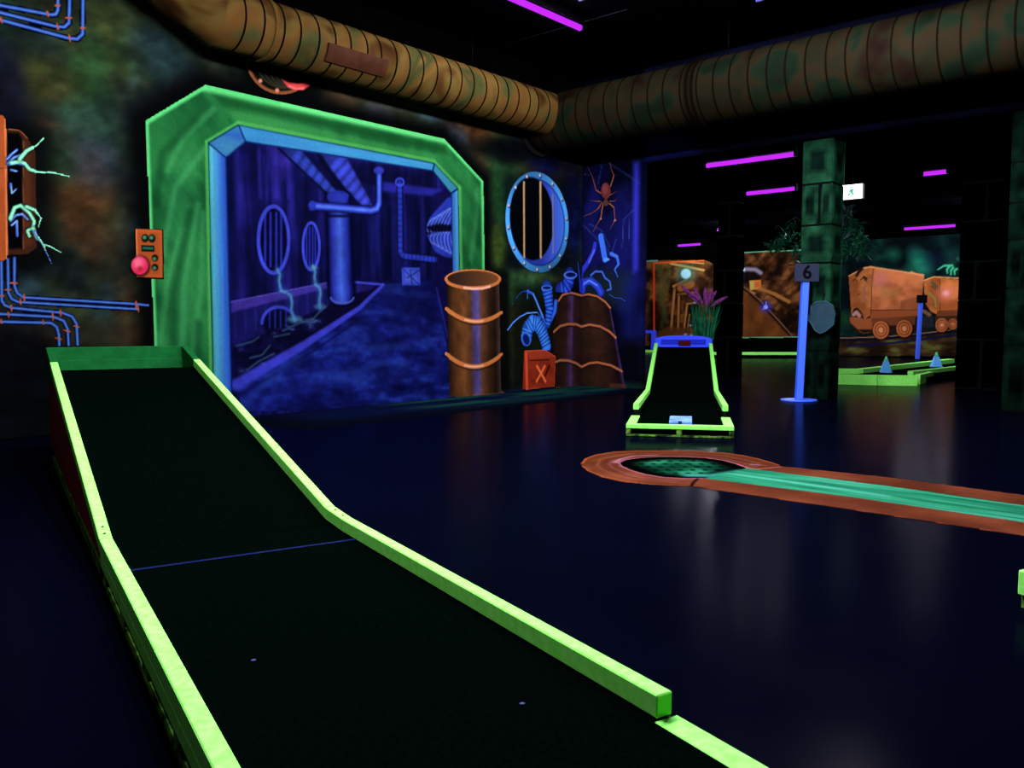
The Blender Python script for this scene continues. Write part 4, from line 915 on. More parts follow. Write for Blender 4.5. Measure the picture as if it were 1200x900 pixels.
# pale blue target block on the carpet at the front
q0, q1 = onz(784, 496.5, zl2 - .01), onz(811, 497, zl2 - .01)
tgt = thing('target_block', 'small pale blue block with a notch on the far ramp carpet', 'block', tuple((q0 + q1) / 2))
PALE = mat('pale_blue_plastic', (120, 170, 255), k=1.0, rough=.4, spec=.3, rgb2=(70, 110, 250), scale=6)
s0, t0 = (q0 - A0) @ X2, (q0 - A0) @ Q2; t1 = (q1 - A0) @ Q2; zz = zl2 - .012
bar2f('plate', s0 + .03, zz + .018, s0 + .50, zz + .034, t0, t1, .018, .03, PALE, tgt)
bar2f('front_lip', s0, zz + .03, s0 + .028, zz + .03, t0, t0 + (t1 - t0) * .4, .03, .03, PALE, tgt); bar2f('front_lip', s0, zz + .03, s0 + .028, zz + .03, t1 - (t1 - t0) * .44, t1, .03, .03, PALE, tgt)
bar2f('notch', s0 + .01, zz + .03, s0 + .03, zz + .03, t0 + (t1 - t0) * .4, t1 - (t1 - t0) * .44, .028, .028, mat('dark_blue', (20, 30, 110)), tgt)

# ================================================================== RING AND CHANNEL PAINTED ON THE FLOOR
fl = thing('painted_floor_channel', 'orange ringed green water channel with round grate painted on the dark floor', 'floor painting', tuple(onz(790, 548, 0)))
convG = lambda x, y: onz(x, y, 0)[:2]
placeG = lambda o: (lambda u, v: (u, v, np.full_like(u, o)))
cr = (670, 510, 4.615)
cg = Canvas(3.9, 8.6, -.9, 4.9, .012, convG); cg.crop(*cr)
U, V = cg.U, cg.V
outer = [(52, 155), (75, 128), (130, 108), (230, 92), (360, 86), (520, 86), (700, 90), (830, 98), (930, 112), (1020, 132), (1090, 152), (1128, 166)]
outer_b = [(660, 276), (560, 276), (420, 268), (280, 254), (170, 230), (90, 196), (60, 172)]
inner = [(262, 152), (300, 136), (370, 126), (480, 120), (600, 121), (720, 126), (820, 140), (890, 160), (945, 181)]
inner_b = [(700, 236), (600, 236), (500, 230), (400, 214), (320, 190), (272, 168)]
chan_up = [(1128, 172), (2446, 337)]         # outer upper edge of the channel border
Pn = lambda pts: [((x - 670) * 4.615, (y - 510) * 4.615) for x, y in pts]
up_out, up_in = Pn([(906, 546), (1040, 560), (1200, 581), (1330, 600), (1480, 623)]), Pn([(875, 549.5), (1040, 570), (1200, 593), (1330, 613), (1480, 636)])
lo_in, lo_out = Pn([(822, 561), (1000, 583.5), (1200, 613), (1330, 633), (1480, 657)]), Pn([(812, 570.5), (1000, 598), (1200, 628.5), (1330, 650), (1480, 674)])
fbr = fbm(U * 2.2, V * 2.2, 301, 3)
orange = bandmix([(0, (104, 50, 34)), (.5, (124, 62, 42)), (1, (150, 78, 54))], sstep(.2, .8, fbr))
wdir = np.array(cg.p(Pn([(1200, 603)])[0])) - np.array(cg.p(Pn([(860, 556)])[0])); wdir /= np.linalg.norm(wdir)
al, ac = U * wdir[0] + V * wdir[1], -U * wdir[1] + V * wdir[0]
teal = bandmix([(0, (30, 120, 92)), (.5, (52, 168, 128)), (1, (96, 208, 178))], sstep(.15, .85, fbm(al * 1.1, ac * 14, 311, 4)))
def region(P): return Canvas.inside(U, V, cg.pts(P))
ring_o = region(outer + up_in[:1] + [(945, 181)] + [(700, 240)] + outer_b)
ring_i = region(inner + [(945, 190)] + [(760, 244)] + inner_b)
bord_u = region(up_out + up_in[::-1]); bord_l = region(lo_out + lo_in[::-1])
water = region([(945, 182)] + up_in + lo_in[::-1] + [(700, 242)])
cg.C[:] = orange
keep = cg.C.copy()
for L_, w, c_ in ((outer + [(1128, 166)], 7, (206, 104, 50)), (outer_b, 7, (206, 104, 50)), (inner, 13, (196, 110, 150)), (inner_b, 13, (190, 106, 140)), ([(262, 152), (272, 168)], 13, (196, 110, 150)), (up_out, 6, (170, 88, 56)), (lo_out, 7, (190, 96, 60)), (lo_in, 12, (150, 92, 110)), (up_in, 7, (120, 60, 60))):
    cg.line(L_, w, c_, .7, .85, False)
cg.line([(230, 150), (262, 132), (330, 116), (460, 108)], 9, (214, 150, 190), .8, .7, False); cg.line([(300, 215), (400, 240), (560, 254)], 12, (170, 96, 100), .9, .6, False); cg.line([(110, 140), (200, 118), (330, 104)], 12, (150, 84, 40), .9, .5, False)
for off, c_, w_ in ((.30, (150, 84, 96), 5), (.45, (92, 44, 34), 6), (.62, (164, 90, 62), 5), (.8, (112, 54, 34), 5)):
    ro = [(o_[0] * off + i_[0] * (1 - off), o_[1] * off + i_[1] * (1 - off)) for o_, i_ in zip([(60, 168), (75, 128), (230, 92), (520, 86), (830, 98), (1020, 132), (1110, 160)], [(262, 156), (290, 138), (430, 122), (640, 122), (820, 140), (900, 164), (950, 180)])]
    rb_ = [(o_[0] * off + i_[0] * (1 - off), o_[1] * off + i_[1] * (1 - off)) for o_, i_ in zip([(60, 168), (90, 196), (170, 230), (280, 254), (420, 268), (560, 276), (650, 276)], [(262, 156), (280, 172), (330, 194), (400, 214), (500, 230), (600, 236), (680, 238)])]
    cg.line(ro, w_, c_, .9, .6, False); cg.line(rb_, w_, c_, .9, .6, False)
    for e0, e1 in ((up_out, up_in), (lo_out, lo_in)): cg.line([(o_[0] * off + i_[0] * (1 - off), o_[1] * off + i_[1] * (1 - off)) for o_, i_ in zip(e0, e1)], w_ * .9, c_, .9, .5, False)
cg.line([(680, 238), (655, 262), (648, 280)], 12, (24, 10, 10), .5, .9, False); cg.line([(945, 176), (1000, 186), (1128, 174)], 7, (206, 120, 130), .6, .8, False); cg.line([(975, 160), (1010, 164)], 12, (200, 150, 190), .8, .7, False)
ringC = cg.C.copy()
# grate inside the ring
cg.C[:] = bandmix([(0, (12, 62, 48)), (.6, (30, 124, 88)), (1, (66, 176, 136))], sstep(.25, .85, fbm(U * 3, V * 3, 321, 4)))
qc = np.array(cg.p((600, 178)));
lat, dpt = (U - qc[0]) * .656 - (V - qc[1]) * .755, (U - qc[0]) * .755 + (V - qc[1]) * .656
row = np.floor(dpt / .15); dot = sstep(.1, .5, np.sin(lat * 62 + row * 2.1)) * sstep(-.3, .4, np.sin(dpt * 2 * math.pi / .15)); cg.C *= (1 - .62 * dot)[..., None]
dd, _ = Canvas.dist_poly(U, V, cg.pts(inner + [(945, 190), (760, 244)] + inner_b), True)
cg.C *= (.05 + .95 * sstep(.06, .26, dd))[..., None]
cg.ell((575, 170), 60, 14, (6, 26, 24), .9, .5, False); cg.line([(640, 220), (760, 222), (870, 205), (930, 195)], 36, (84, 214, 200), .9, .75, False)
grateC = cg.C.copy()
cg.C[:] = teal
cg.line([(900, 210), (1100, 240), (1700, 330)], 30, (120, 236, 220), .95, .35, False)
cg.line(up_in, 8, (8, 14, 14), .5, .9, False); cg.line(lo_in, 7, (8, 14, 14), .5, .9, False)
waterC = cg.C.copy()
mask_ring = ring_o & ~ring_i & ~water & ~bord_u & ~bord_l
def gbuild(nm, cc, sel, lab):
    cg.C = cc; o = cg.build(nm, placeG(.004), (0, 0, 1), KG, FLOORPAINT, fl, sel=sel, thick=.004); o['label'] = lab
KG = 2.7
FLOORPAINT = paint_mat('floor_paint', .6, .0)
gbuild('ring', ringC, mask_ring, 'orange-brown painted ring'); gbuild('channel_border', ringC, (bord_u | bord_l) & ~mask_ring, 'orange-brown painted channel border')
gbuild('grate', grateC, ring_i & ~water & ~mask_ring & ~bord_u & ~bord_l, 'dark green painted grate'); gbuild('water', waterC, water & ~bord_u & ~bord_l & ~mask_ring, 'bright sea-green painted water')
# ================================================================== BLACK LIGHT FIXTURES
TUBE_V = emit_mat('violet_tube_glow', (.50, .02, 1.0), 1.25)
TUBE_B = emit_mat('blue_tube_glow', (.22, .26, 1.0), .9)
HOUS = mat('black_housing', (7, 7, 10), k=8, rough=.5)
CAPM = mat('grey_end_cap', (60, 60, 120), k=3, rough=.5)
lab_l = ['violet black light tube on the ceiling above the portal, ending near the duct bend', 'blue-white tube fixture at the top edge, right of the violet tube', 'blue-white tube fixture at the top edge above the big duct',
         'unseen violet tube fixture added overhead above the near ramp', 'unseen violet tube fixture added overhead between the near ramp and the floor channel', 'unseen violet tube fixture added overhead above the painted floor channel', 'unseen violet tube fixture added overhead left of the near ramp',
         'long violet tube just left of the stone column, upper of two', 'violet tube left of the stone column, lower of two', 'short violet tube right of the exit sign, upper of two', 'short added violet tube above the two cones, hidden by the stone column', 'violet tube over the ore wagons', 'small violet tube over the timbered mine gallery', 'short added violet tube hidden behind the narrow black column', 'short added violet tube deep in the far hall, hidden behind the stone column', 'short added violet tube hidden behind the wide black column']
for (x, y, z, ln, ax, pw, sty), lb in zip(LAMPS, lab_l):
    f = thing('tube_light', lb, 'tube light', (x, y, z), 'black light tubes')
    d = np.array([1, 0, 0]) if ax == 'x' else np.array([0, 1, 0]); c0 = np.array([x, y, z])
    tube('tube', [c0 - d * (ln / 2 - .04), c0 + d * (ln / 2 - .04)], .042, TUBE_V if sty == 'violet' else TUBE_B, f, n=14)
    hw = np.array([.05, .05, 0]) * (1 - d) + d * ln / 2
    box('housing', tuple(c0 - hw + np.array([0, 0, .055])), tuple(c0 + hw + np.array([0, 0, .11])), HOUS, f, .006)
    for s in (-1, 1):
        e = c0 + d * s * (ln / 2 - .02); h2 = np.array([.05, .05, 0]) * (1 - d) + d * .02
        box('end_cap', tuple(e - h2 + np.array([0, 0, -.045])), tuple(e + h2 + np.array([0, 0, .056])), CAPM if sty == 'blue' else HOUS, f, .005)
        r = c0 + d * s * ln * .35; top = (CEIL if x < STUB_X else CEIL2)
        tube('hanger', [r + np.array([0, 0, .1]), np.array([r[0], r[1], top])], .006, HOUS, f, n=6)
    for s in (-.36, 0, .36):
        ld = bpy.data.lights.new('black_light', 'POINT'); ld.shadow_soft_size = .05; ld.energy = pw / 3; ld.color = LAMP_COLOUR
        lo = bpy.data.objects.new('black_light', ld); COL.objects.link(lo); lo.parent = f; lo.location = tuple(d * s * ln + np.array([0, 0, -.105]))

# ================================================================== DUCTS
def duct_mat(name, stops, k):
    m = bpy.data.materials.new(name); m.use_nodes = True
    N, L = nodes_of(m); b = N['Principled BSDF']
    tc = N.new('ShaderNodeTexCoord'); nz = N.new('ShaderNodeTexNoise'); nz.inputs['Scale'].default_value = 1.5; nz.inputs['Detail'].default_value = 2.5; nz.inputs['Roughness'].default_value = .5; nz.inputs['Distortion'].default_value = .4
    L.new(tc.outputs['Object'], nz.inputs['Vector'])
    rp = N.new('ShaderNodeValToRGB'); rp.color_ramp.interpolation = 'B_SPLINE'; el = rp.color_ramp.elements
    while len(el) < len(stops): el.new(.5)
    for e, (p, c) in zip(el, stops): e.position = p; e.color = (*np.clip(lin(c) / (k * LAMP_TINT), 0, .95), 1)
    L.new(nz.outputs['Fac'], rp.inputs['Fac']); L.new(rp.outputs['Color'], b.inputs['Base Color'])
    b.inputs['Roughness'].default_value = .8; b.inputs['Specular IOR Level'].default_value = .02
    return m
D1 = duct_mat('rusty_duct_paint', [(.26, (48, 28, 14)), (.38, (112, 70, 32)), (.46, (142, 124, 64)), (.54, (150, 84, 40)), (.62, (96, 112, 62)), (.72, (60, 38, 20)), (.82, (190, 158, 90))], 4.4)
D2 = duct_mat('mossy_duct_paint', [(.26, (20, 18, 14)), (.38, (76, 44, 30)), (.46, (56, 74, 48)), (.54, (98, 62, 38)), (.60, (44, 84, 58)), (.72, (26, 32, 24)), (.82, (104, 96, 60))], 12.0)
BAND = mat('dark_seam_band', (20, 14, 10), k=3, rough=.9, spec=0)
def ring_mesh(name, r0, r1, w, axis, n=28):
    V, Fc = [], []
    for rr, xx in ((r0, -w / 2), (r1, -w / 2), (r1, w / 2), (r0, w / 2)):
        for k in range(n):
            a = 2 * math.pi * k / n; c, s = rr * math.cos(a), rr * math.sin(a)
            V.append((xx, c, s) if axis == 'x' else (c, xx, s))
    for i in range(4):
        for k in range(n): Fc.append((i * n + k, i * n + (k + 1) % n, ((i + 1) % 4) * n + (k + 1) % n, ((i + 1) % 4) * n + k))
    me = bpy.data.meshes.new(name); me.from_pydata(V, [], Fc); me.update(); return me
def place_copy(name, me, m, parent, pos):
    o = bpy.data.objects.new(name, me); COL.objects.link(o)
    if not me.materials: me.materials.append(m)
    o.parent = parent; o.location = tuple(np.array(pos) - np.array(parent.location)); return o
P1Y, P1Z, P1R = 9.14, 4.69, .35
P2X, P2Z, P2R = 11.72, 4.62, .465
x_start = onY(252, 47, 9.05)[0]; EL = np.array([-.88, 0, .48]) / math.hypot(.88, .48)
duct = thing('ventilation_duct', 'rusty orange round duct running along the painted wall above the portal', 'duct', (8, P1Y, P1Z))
xs = np.arange(x_start, P2X - P2R, .08)
rad = [P1R - .012 * abs(math.sin((x - x_start) / .25 * math.pi)) ** 6 for x in xs]
V_, F_ = tube_mesh([(x, P1Y, P1Z) for x in xs], P1R, 40, caps=False)
for i in range(len(V_) - 40, len(V_)): V_[i] = np.array([P2X - math.sqrt(max((P2R + .004) ** 2 - (V_[i][2] - P2Z) ** 2, 0)), V_[i][1], V_[i][2]])     # saddle joint on the big duct
mesh('duct_body', V_, F_, D1, duct, smooth=True)
E0 = np.array([x_start, P1Y, P1Z])
V_, F_ = tube_mesh([E0 + EL * 0, E0 + EL * .3, E0 + EL * .6, E0 + EL * 1.2], P1R, 40)
# mitre joint: the first ring of the bend coincides with the end ring of the straight run
V0_, _f = tube_mesh([E0, E0 - np.array([.1, 0, 0])], P1R, 40); V_[:40] = [np.array(v) for v in V0_[:40]]
mesh('duct_bend', V_, F_, D1, duct, smooth=True)
bm1 = ring_mesh('seam_band', P1R - .01, P1R + .006, .022, 'x')
for k in range(1, int((P2X - P2R - x_start) / .25) + 1): place_copy('seam_band', bm1, BAND, duct, (x_start + k * .25 + random.uniform(-.02, .02), P1Y, P1Z))
tube('bend_collar', [E0 + EL * .62, E0 + EL * .80], P1R + .025, mat('red_brown_rim', (150, 62, 40), k=2.6, rough=.6, var=.3), duct, n=40)
fm = ring_mesh('joint_collar', P1R - .02, P1R + .02, .05, 'x'); place_copy('joint_collar', fm, D1, duct, (onY(322, 40, 8.85)[0], P1Y, P1Z))
# inspection plate wrapped on the lower front of the duct
xa, xb_ = onY(381, 58, 8.85)[0], onY(451, 76, 8.85)[0]
Vv, Ff = [], []
aa = np.radians(np.linspace(180 + 8, 180 + 42, 7))
for x in (xa, xb_):
    for r in (P1R - .01, P1R + .03):
        for a_ in aa: Vv.append((x, P1Y + r * math.cos(a_), P1Z + r * math.sin(a_)))
n = len(aa); g = lambda i, r, k: (i * 2 + r) * n + k
for k in range(n - 1):
    Ff += [(g(0, 1, k), g(1, 1, k), g(1, 1, k + 1), g(0, 1, k + 1)), (g(0, 0, k), g(0, 1, k), g(0, 1, k + 1), g(0, 0, k + 1)), (g(1, 1, k), g(1, 0, k), g(1, 0, k + 1), g(1, 1, k + 1))]
Ff += [(g(0, 0, 0), g(1, 0, 0), g(1, 1, 0), g(0, 1, 0)), (g(0, 0, n - 1), g(0, 1, n - 1), g(1, 1, n - 1), g(1, 0, n - 1))]
mesh('inspection_plate', Vv, Ff, mat('dark_brown_plate', (52, 28, 18), rough=.5, var=.3), duct)
duct2 = thing('ventilation_duct', 'large mossy green and brown duct crossing under the ceiling to the right', 'duct', (P2X, 4, P2Z))
tube('duct_body', [(P2X, y, P2Z) for y in np.arange(WALL_Y - .02, -4, -.25)], P2R, D2, duct2, n=48)
bm2 = ring_mesh('seam_band', P2R - .01, P2R + .007, .022, 'y', 36)
for k in range(1, 44): place_copy('seam_band', bm2, BAND, duct2, (P2X, WALL_Y - .1 - k * .27 + random.uniform(-.02, .02), P2Z))
q = onX(806, 100, P2X - .4)[1]
fm = ring_mesh('joint_collar', P2R - .02, P2R + .03, .03, 'y', 40); place_copy('joint_collar', fm, BAND, duct2, (P2X, q, P2Z)); place_copy('joint_collar', fm, BAND, duct2, (P2X, q - .09, P2Z))
fm = ring_mesh('wall_flange', P2R - .02, P2R + .07, .06, 'y', 40); place_copy('wall_flange', fm, mat('black_flange', (16, 16, 18), rough=.6), duct2, (P2X, WALL_Y - .05, P2Z))
for y in (6.0, 2.4): tube('hanger', [(P2X, y, P2Z + P2R), (P2X, y, CEIL)], .008, HOUS, duct2, n=6)
for x in (6.2, 9.6): tube('hanger', [(x, P1Y, P1Z + P1R), (x, P1Y, CEIL)], .008, HOUS, duct, n=6)

# ================================================================== STONE COLUMNS
def stone_mat(name, edge, mid, k):
    m = bpy.data.materials.new(name); m.use_nodes = True
    N, L = nodes_of(m); b = N['Principled BSDF']
    at = N.new('ShaderNodeVertexColor'); at.layer_name = 'Col'
    tc = N.new('ShaderNodeTexCoord'); nz = N.new('ShaderNodeTexNoise'); nz.inputs['Scale'].default_value = 5; nz.inputs['Detail'].default_value = 4
    L.new(tc.outputs['Object'], nz.inputs['Vector'])
    mr = N.new('ShaderNodeMapRange'); mr.inputs['From Min'].default_value = .3; mr.inputs['From Max'].default_value = .7; mr.inputs['To Min'].default_value = .35; mr.inputs['To Max'].default_value = 1.5
    L.new(nz.outputs['Fac'], mr.inputs['Value'])
    mx = N.new('ShaderNodeVectorMath'); mx.operation = 'SCALE'; L.new(at.outputs['Color'], mx.inputs[0]); L.new(mr.outputs['Result'], mx.inputs['Scale'])
    L.new(mx.outputs['Vector'], b.inputs['Base Color']); b.inputs['Roughness'].default_value = .8; b.inputs['Specular IOR Level'].default_value = .0
    m['edge'] = list(np.clip(lin(edge) / (k * LAMP_TINT), 0, .9)); m['mid'] = list(np.clip(lin(mid) / (k * LAMP_TINT), 0, .9))
    return m
def block(lo, hi, m, parent, n=7):
    """rounded stone: three visible faces as small grids, paint lighter along the arrises"""
    lo, hi = np.array(lo), np.array(hi); V, Fc, Cc = [], [], []
    e, mi = np.array(m['edge']), np.array(m['mid'])
    for ax, sg in ((0, -1), (1, -1), (1, 1), (0, 1)):
        o1 = 1 - ax
        base = len(V)
        for i in range(n):
            for j in range(n):
                a_, b_ = i / (n - 1), j / (n - 1); p = np.zeros(3)
                p[o1] = lo[o1] + (hi[o1] - lo[o1]) * a_; p[2] = lo[2] + (hi[2] - lo[2]) * b_
                ed = min(a_, 1 - a_, b_, 1 - b_)
                p[ax] = (lo if sg < 0 else hi)[ax] - sg * (.022 if ed == 0 else 0)
                if a_ in (0, 1): p[o1] += (.006 if a_ == 0 else -.006)
                V.append(p); wgt = 1 - min(ed * 4.2, 1.0); wgt = wgt * (.75 if ed > 0 else .25)
                Cc.append(mi * (1 - wgt) + e * wgt)
        for i in range(n - 1):
            for j in range(n - 1):
                f = (base + i * n + j, base + (i + 1) * n + j, base + (i + 1) * n + j + 1, base + i * n + j + 1)
                Fc.append(f if (sg > 0) == (ax == 0) else f[::-1])
    o = mesh('block', V, Fc, m, parent)
    at = o.data.color_attributes.new('Col', 'FLOAT_COLOR', 'POINT')
    at.data.foreach_set('color', np.hstack([np.array(Cc), np.ones((len(Cc), 1))]).astype(np.float32).ravel()); return o
CORE = mat('dark_mortar', (4, 8, 8), rough=.9)
def column(name, label, x0, x1, y0, y1, top, rows, m, low=None, nlow=0):
    c = thing(name, label, 'column', ((x0 + x1) / 2, (y0 + y1) / 2, 0))
    box('core', (x0 + .02, y0 + .02, 0), (x1 - .02, y1 - .02, top), CORE, c)
    zs = [top] + rows + [0.0]
    for i in range(len(zs) - 1):
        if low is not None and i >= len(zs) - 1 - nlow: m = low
        za_, zb_ = zs[i + 1] + .012, zs[i] - .012
        if i % 2 == 1:
            ym = y0 + (y1 - y0) * (.42 if i % 4 == 1 else .62)
            block((x0, y0, za_), (x1, ym - .012, zb_), m, c); block((x0, ym + .012, za_), (x1, y1, zb_), m, c)
        else: block((x0 - .008, y0 - .008, za_), (x1, y1, zb_), m, c)
    return c
STONE = stone_mat('green_outlined_stone', (44, 108, 76), (7, 22, 18), 1.1)
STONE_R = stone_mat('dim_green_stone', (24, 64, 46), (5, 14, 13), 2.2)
STONE_K = stone_mat('black_stone', (6, 12, 12), (2, 4, 5), 12)
zr = lambda x, ys: [float(onX(x, y, STUB_X)[2]) for y in ys]
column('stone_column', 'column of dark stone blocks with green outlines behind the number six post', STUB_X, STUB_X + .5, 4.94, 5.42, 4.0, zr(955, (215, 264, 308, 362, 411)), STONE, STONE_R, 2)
column('stone_column', 'dim column of dark stone blocks at the right edge of the picture', STUB_X, STUB_X + .5, 1.95, 2.57, 4.0, zr(1188, (190, 238, 280, 338, 405)), STONE_R)
q = onz(1118, 455)
column('stone_column', 'wide black column right of the ore wagons', q[0], q[0] + .5, onX(1172, 400, q[0])[1], q[1], CEIL2, [3.7, 3.0, 2.3, 1.6, .9], STONE_K)
q = onz(838, 444)
column('stone_column', 'narrow black column between the two mine murals', q[0], q[0] + .35, onX(862, 400, q[0])[1], q[1], CEIL2, [3.7, 3.0, 2.3, 1.6, .9], STONE_K)

# ================================================================== NUMBER POSTS
POSTB = mat('fluorescent_blue_post', (58, 96, 250), k=.75, rough=.5, spec=.2)
PLATE = mat('grey_sign_plate', (46, 52, 78), k=1.3, rough=.5)
INK = mat('black_ink', (6, 6, 10), rough=.6)
def text_mesh(s, size, depth):
    cu = bpy.data.curves.new('digit', 'FONT'); cu.body = s; cu.size = size; cu.extrude = depth; cu.align_x = 'CENTER'; cu.align_y = 'CENTER'; cu.offset = size * .018
    ob = bpy.data.objects.new('digit', cu); COL.objects.link(ob); bpy.context.view_layer.update()
    me = bpy.data.meshes.new_from_object(ob.evaluated_get(bpy.context.evaluated_depsgraph_get())); bpy.data.objects.remove(ob); bpy.data.curves.remove(cu)
    return me
def post(b, hz, lean, plate_w, plate_h, m_plate, label, digit=None, r=.05, base=True, zp=None):
    t = thing('number_post', label, 'sign post', tuple(b)); b = np.array(b)
    top = b + np.array([0, 0, hz]) + lean
    _p = [b + np.array([0, 0, .02]), top]
    bm = bmesh.new(); vs = []
    for q_ in _p:
        for dx, dy in ((-r, -r), (r, -r), (r, r), (-r, r)): vs.append(bm.verts.new(tuple(q_ + RT * dx + np.cross(np.array([0, 0, 1]), RT) * dy)))
    for f in ((3, 2, 1, 0), (4, 5, 6, 7), (0, 1, 5, 4), (1, 2, 6, 5), (2, 3, 7, 6), (3, 0, 4, 7)): bm.faces.new([vs[i] for i in f])
    bmesh.ops.bevel(bm, geom=bm.edges[:], offset=.008, segments=1, affect='EDGES'); from_bm('pole', bm, POSTB, t)
    if base: prism('base_plate', [b + RT * .28 * math.cos(a_) + np.array([FW[0], FW[1], 0]) * .25 * math.sin(a_) for a_ in np.linspace(0, 2 * math.pi, 12, endpoint=False)], 0.0, .022, POSTB, t, .006)
    fh = np.array([FW[0], FW[1], 0]); fh /= np.linalg.norm(fh); cpos = top + np.array([0, 0, plate_h * .42]) - fh * (r + .012)
    P8 = []
    for dz in (-plate_h / 2, plate_h / 2):
        for dx, df in ((-plate_w / 2, -.012), (plate_w / 2, -.012), (plate_w / 2, .012), (-plate_w / 2, .012)): P8.append(cpos + RT * dx + fh * df + np.array([0, 0, dz]))
    pl_ = hexa('sign_plate', P8, m_plate, t, .005)
    if digit:
        me = text_mesh(digit, plate_h * 1.05, .003)
        M = Matrix(((RT[0], 0, -fh[0], 0), (RT[1], 0, -fh[1], 0), (RT[2], 1, -fh[2], 0), (0, 0, 0, 1)))
        dpos = cpos - fh * .0155
        me.transform(Matrix.Translation(tuple(dpos)) @ M); o = link('digit', me, INK, pl_)
    return t
b6 = onz(936, 469.5); dep = (b6 - EYEP) @ FW
post(b6, .005 * 0 + 140 * dep / 1000, RT * .055, .37, .27, PLATE, 'blue number post with a grey plate reading 6 before the stone column', '6', r=.052)
bq = onz(1075, 421.5); dq = (bq - EYEP) @ FW
post(bq, 67 * dq / 1000, RT * .05, .34, .25, mat('black_plate', (10, 10, 18)), 'thin blue post with a black plate before the ore wagons', None, r=.055, base=False)
# grey rounded plate hanging between the post and the column
sp = thing('scorecard_holder', 'grey-blue rounded holder hanging on the stone column beside the number post', 'holder', tuple(onX(962, 372, STUB_X - .06)))
pts = [(951, 358), (957, 353.5), (968, 353), (976, 358), (978.5, 368), (977, 380), (968, 388), (961, 391), (955, 387), (950, 378), (945, 373), (946, 370), (950, 368)]
HOLD = mat('grey_blue_plastic', (38, 66, 84), k=1.2, rough=.4, spec=.2, var=.2)
fr = [onX(x, y, STUB_X - .09) for x, y in pts]; bk = [p + np.array([.05, 0, 0]) for p in fr]
n = len(fr); mesh('holder_body', fr + bk, [tuple(range(n))] + [tuple(n + i for i in range(n))[::-1]] + [(i, (i + 1) % n, n + (i + 1) % n, n + i) for i in range(n)], HOLD, sp)
tube('rim', [p + np.array([-.005, 0, 0]) for p in fr + fr[:1]], .009, mat('grey_blue_rim', (54, 90, 108), k=1.2), sp, n=6)
tube('strap', [onX(964, 354, STUB_X - .07), onX(966, 345, STUB_X - .03), onX(966, 344, STUB_X + .01)], .01, HOUS, sp, n=6)

# ================================================================== EXIT SIGN
ex = thing('exit_sign', 'glowing white exit sign with green pictogram right of the stone column', 'exit sign', tuple(onX(998, 223, 18.0)))
XE = 18.0
cs4 = [onX(x, y, XE) for x, y in ((986.5, 216), (1010.5, 213.5), (1011, 232.5), (986.5, 234))]
yl, yh = min(c_[1] for c_ in cs4), max(c_[1] for c_ in cs4); z0_, z1_ = min(c_[2] for c_ in cs4), max(c_[2] for c_ in cs4) - .02
box('housing', (XE, yl, z0_), (XE + .09, yh, z1_), mat('white_housing', (180, 180, 180), rough=.5), ex, .01)
box('lit_panel', (XE - .012, yl + .01, z0_ + .01), (XE + .001, yh - .01, z1_ - .01), emit_mat('exit_glow', (.86, 1.0, .96), 4.5), ex, .003)
EG = emit_mat('exit_green', (.10, .62, .42), .9)
yc, zc0, hh = (yl + yh) / 2, (z0_ + z1_) / 2, (z1_ - z0_)
def epoly(P, nm):
    V_ = [(XE - .016, yc + (.5 - u) * (yh - yl), z0_ + v * hh) for u, v in P]; V_ += [(XE - .012, v_[1], v_[2]) for v_ in V_]; n_ = len(P)
    mesh(nm, V_, [tuple(range(n_)), tuple(range(2 * n_ - 1, n_ - 1, -1))] + [(i, (i + 1) % n_, n_ + (i + 1) % n_, n_ + i) for i in range(n_)], EG, ex)
epoly([(.30, .30), (.36, .22), (.46, .44), (.52, .25), (.60, .25), (.55, .52), (.60, .62), (.48, .72), (.38, .62), (.34, .50), (.42, .52)], 'running_figure'); epoly([(.44 + .05 * math.cos(t), .80 + .07 * math.sin(t)) for t in np.linspace(0, 6.28, 9)[:-1]], 'figure_head')
tube('hanger', [(XE + .045, yc, z1_), (XE + .045, yc, CEIL2)], .008, HOUS, ex, n=6)

# ================================================================== LANES BEYOND THE COLUMNS
lane = thing('minigolf_lane', 'angled green-edged minigolf lane with two cones before the ore wagons', 'minigolf lane', tuple(onz(1030, 445)))
def rail3(P, h, w, m, parent, zt, name='rail', z_low=0.0):
    for i in range(len(P) - 1):
        a_, b_ = onz(*P[i], zt), onz(*P[i + 1], zt); beam_between(name, a_, b_, w, h, m, parent, .006)
rail3([(955, 438), (1028, 439.5)], .20, .10, GREEN, lane, .20); rail3([(1028.2, 439.5), (1075, 440)], .20, .10, GREEN, lane, .20)
rail3([(1075.3, 439), (1091, 435.5)], .20, .10, GREEN, lane, .20); rail3([(1067, 435), (1084, 433.2), (1150, 426)], .20, .12, GREEN, lane, .20)
rail3([(955, 432), (1007, 432.2)], .12, .16, GREEN, lane, .20); rail3([(1007.3, 432.2), (1115, 420.5)], .12, .16, GREEN, lane, .20)
tp = [onz(x, y, .12) for x, y in ((950, 442.2), (1072, 444), (1150, 434), (1150, 425), (1112, 426), (1005, 438), (950, 438))]
prism('carpet', tp, .02, .118, TURF, lane)
for xa_, xb2 in ((1046, 1068),):
    a_, b_ = onz(xa_, 447, .09) , onz(xb2, 447.4, .09); sft = -np.array([FW[0], FW[1], 0]) * .055
    beam_between('slot', onz(xa_, 445.4, .10) + sft, onz(xb2, 445.6, .10) + sft, .03, .045, DARKW, lane, 0)
CONEB = mat('pale_blue_cone', (90, 170, 255), k=.85, rough=.5); CONEG = mat('mint_cone_tip', (110, 230, 170), k=.85, rough=.5)
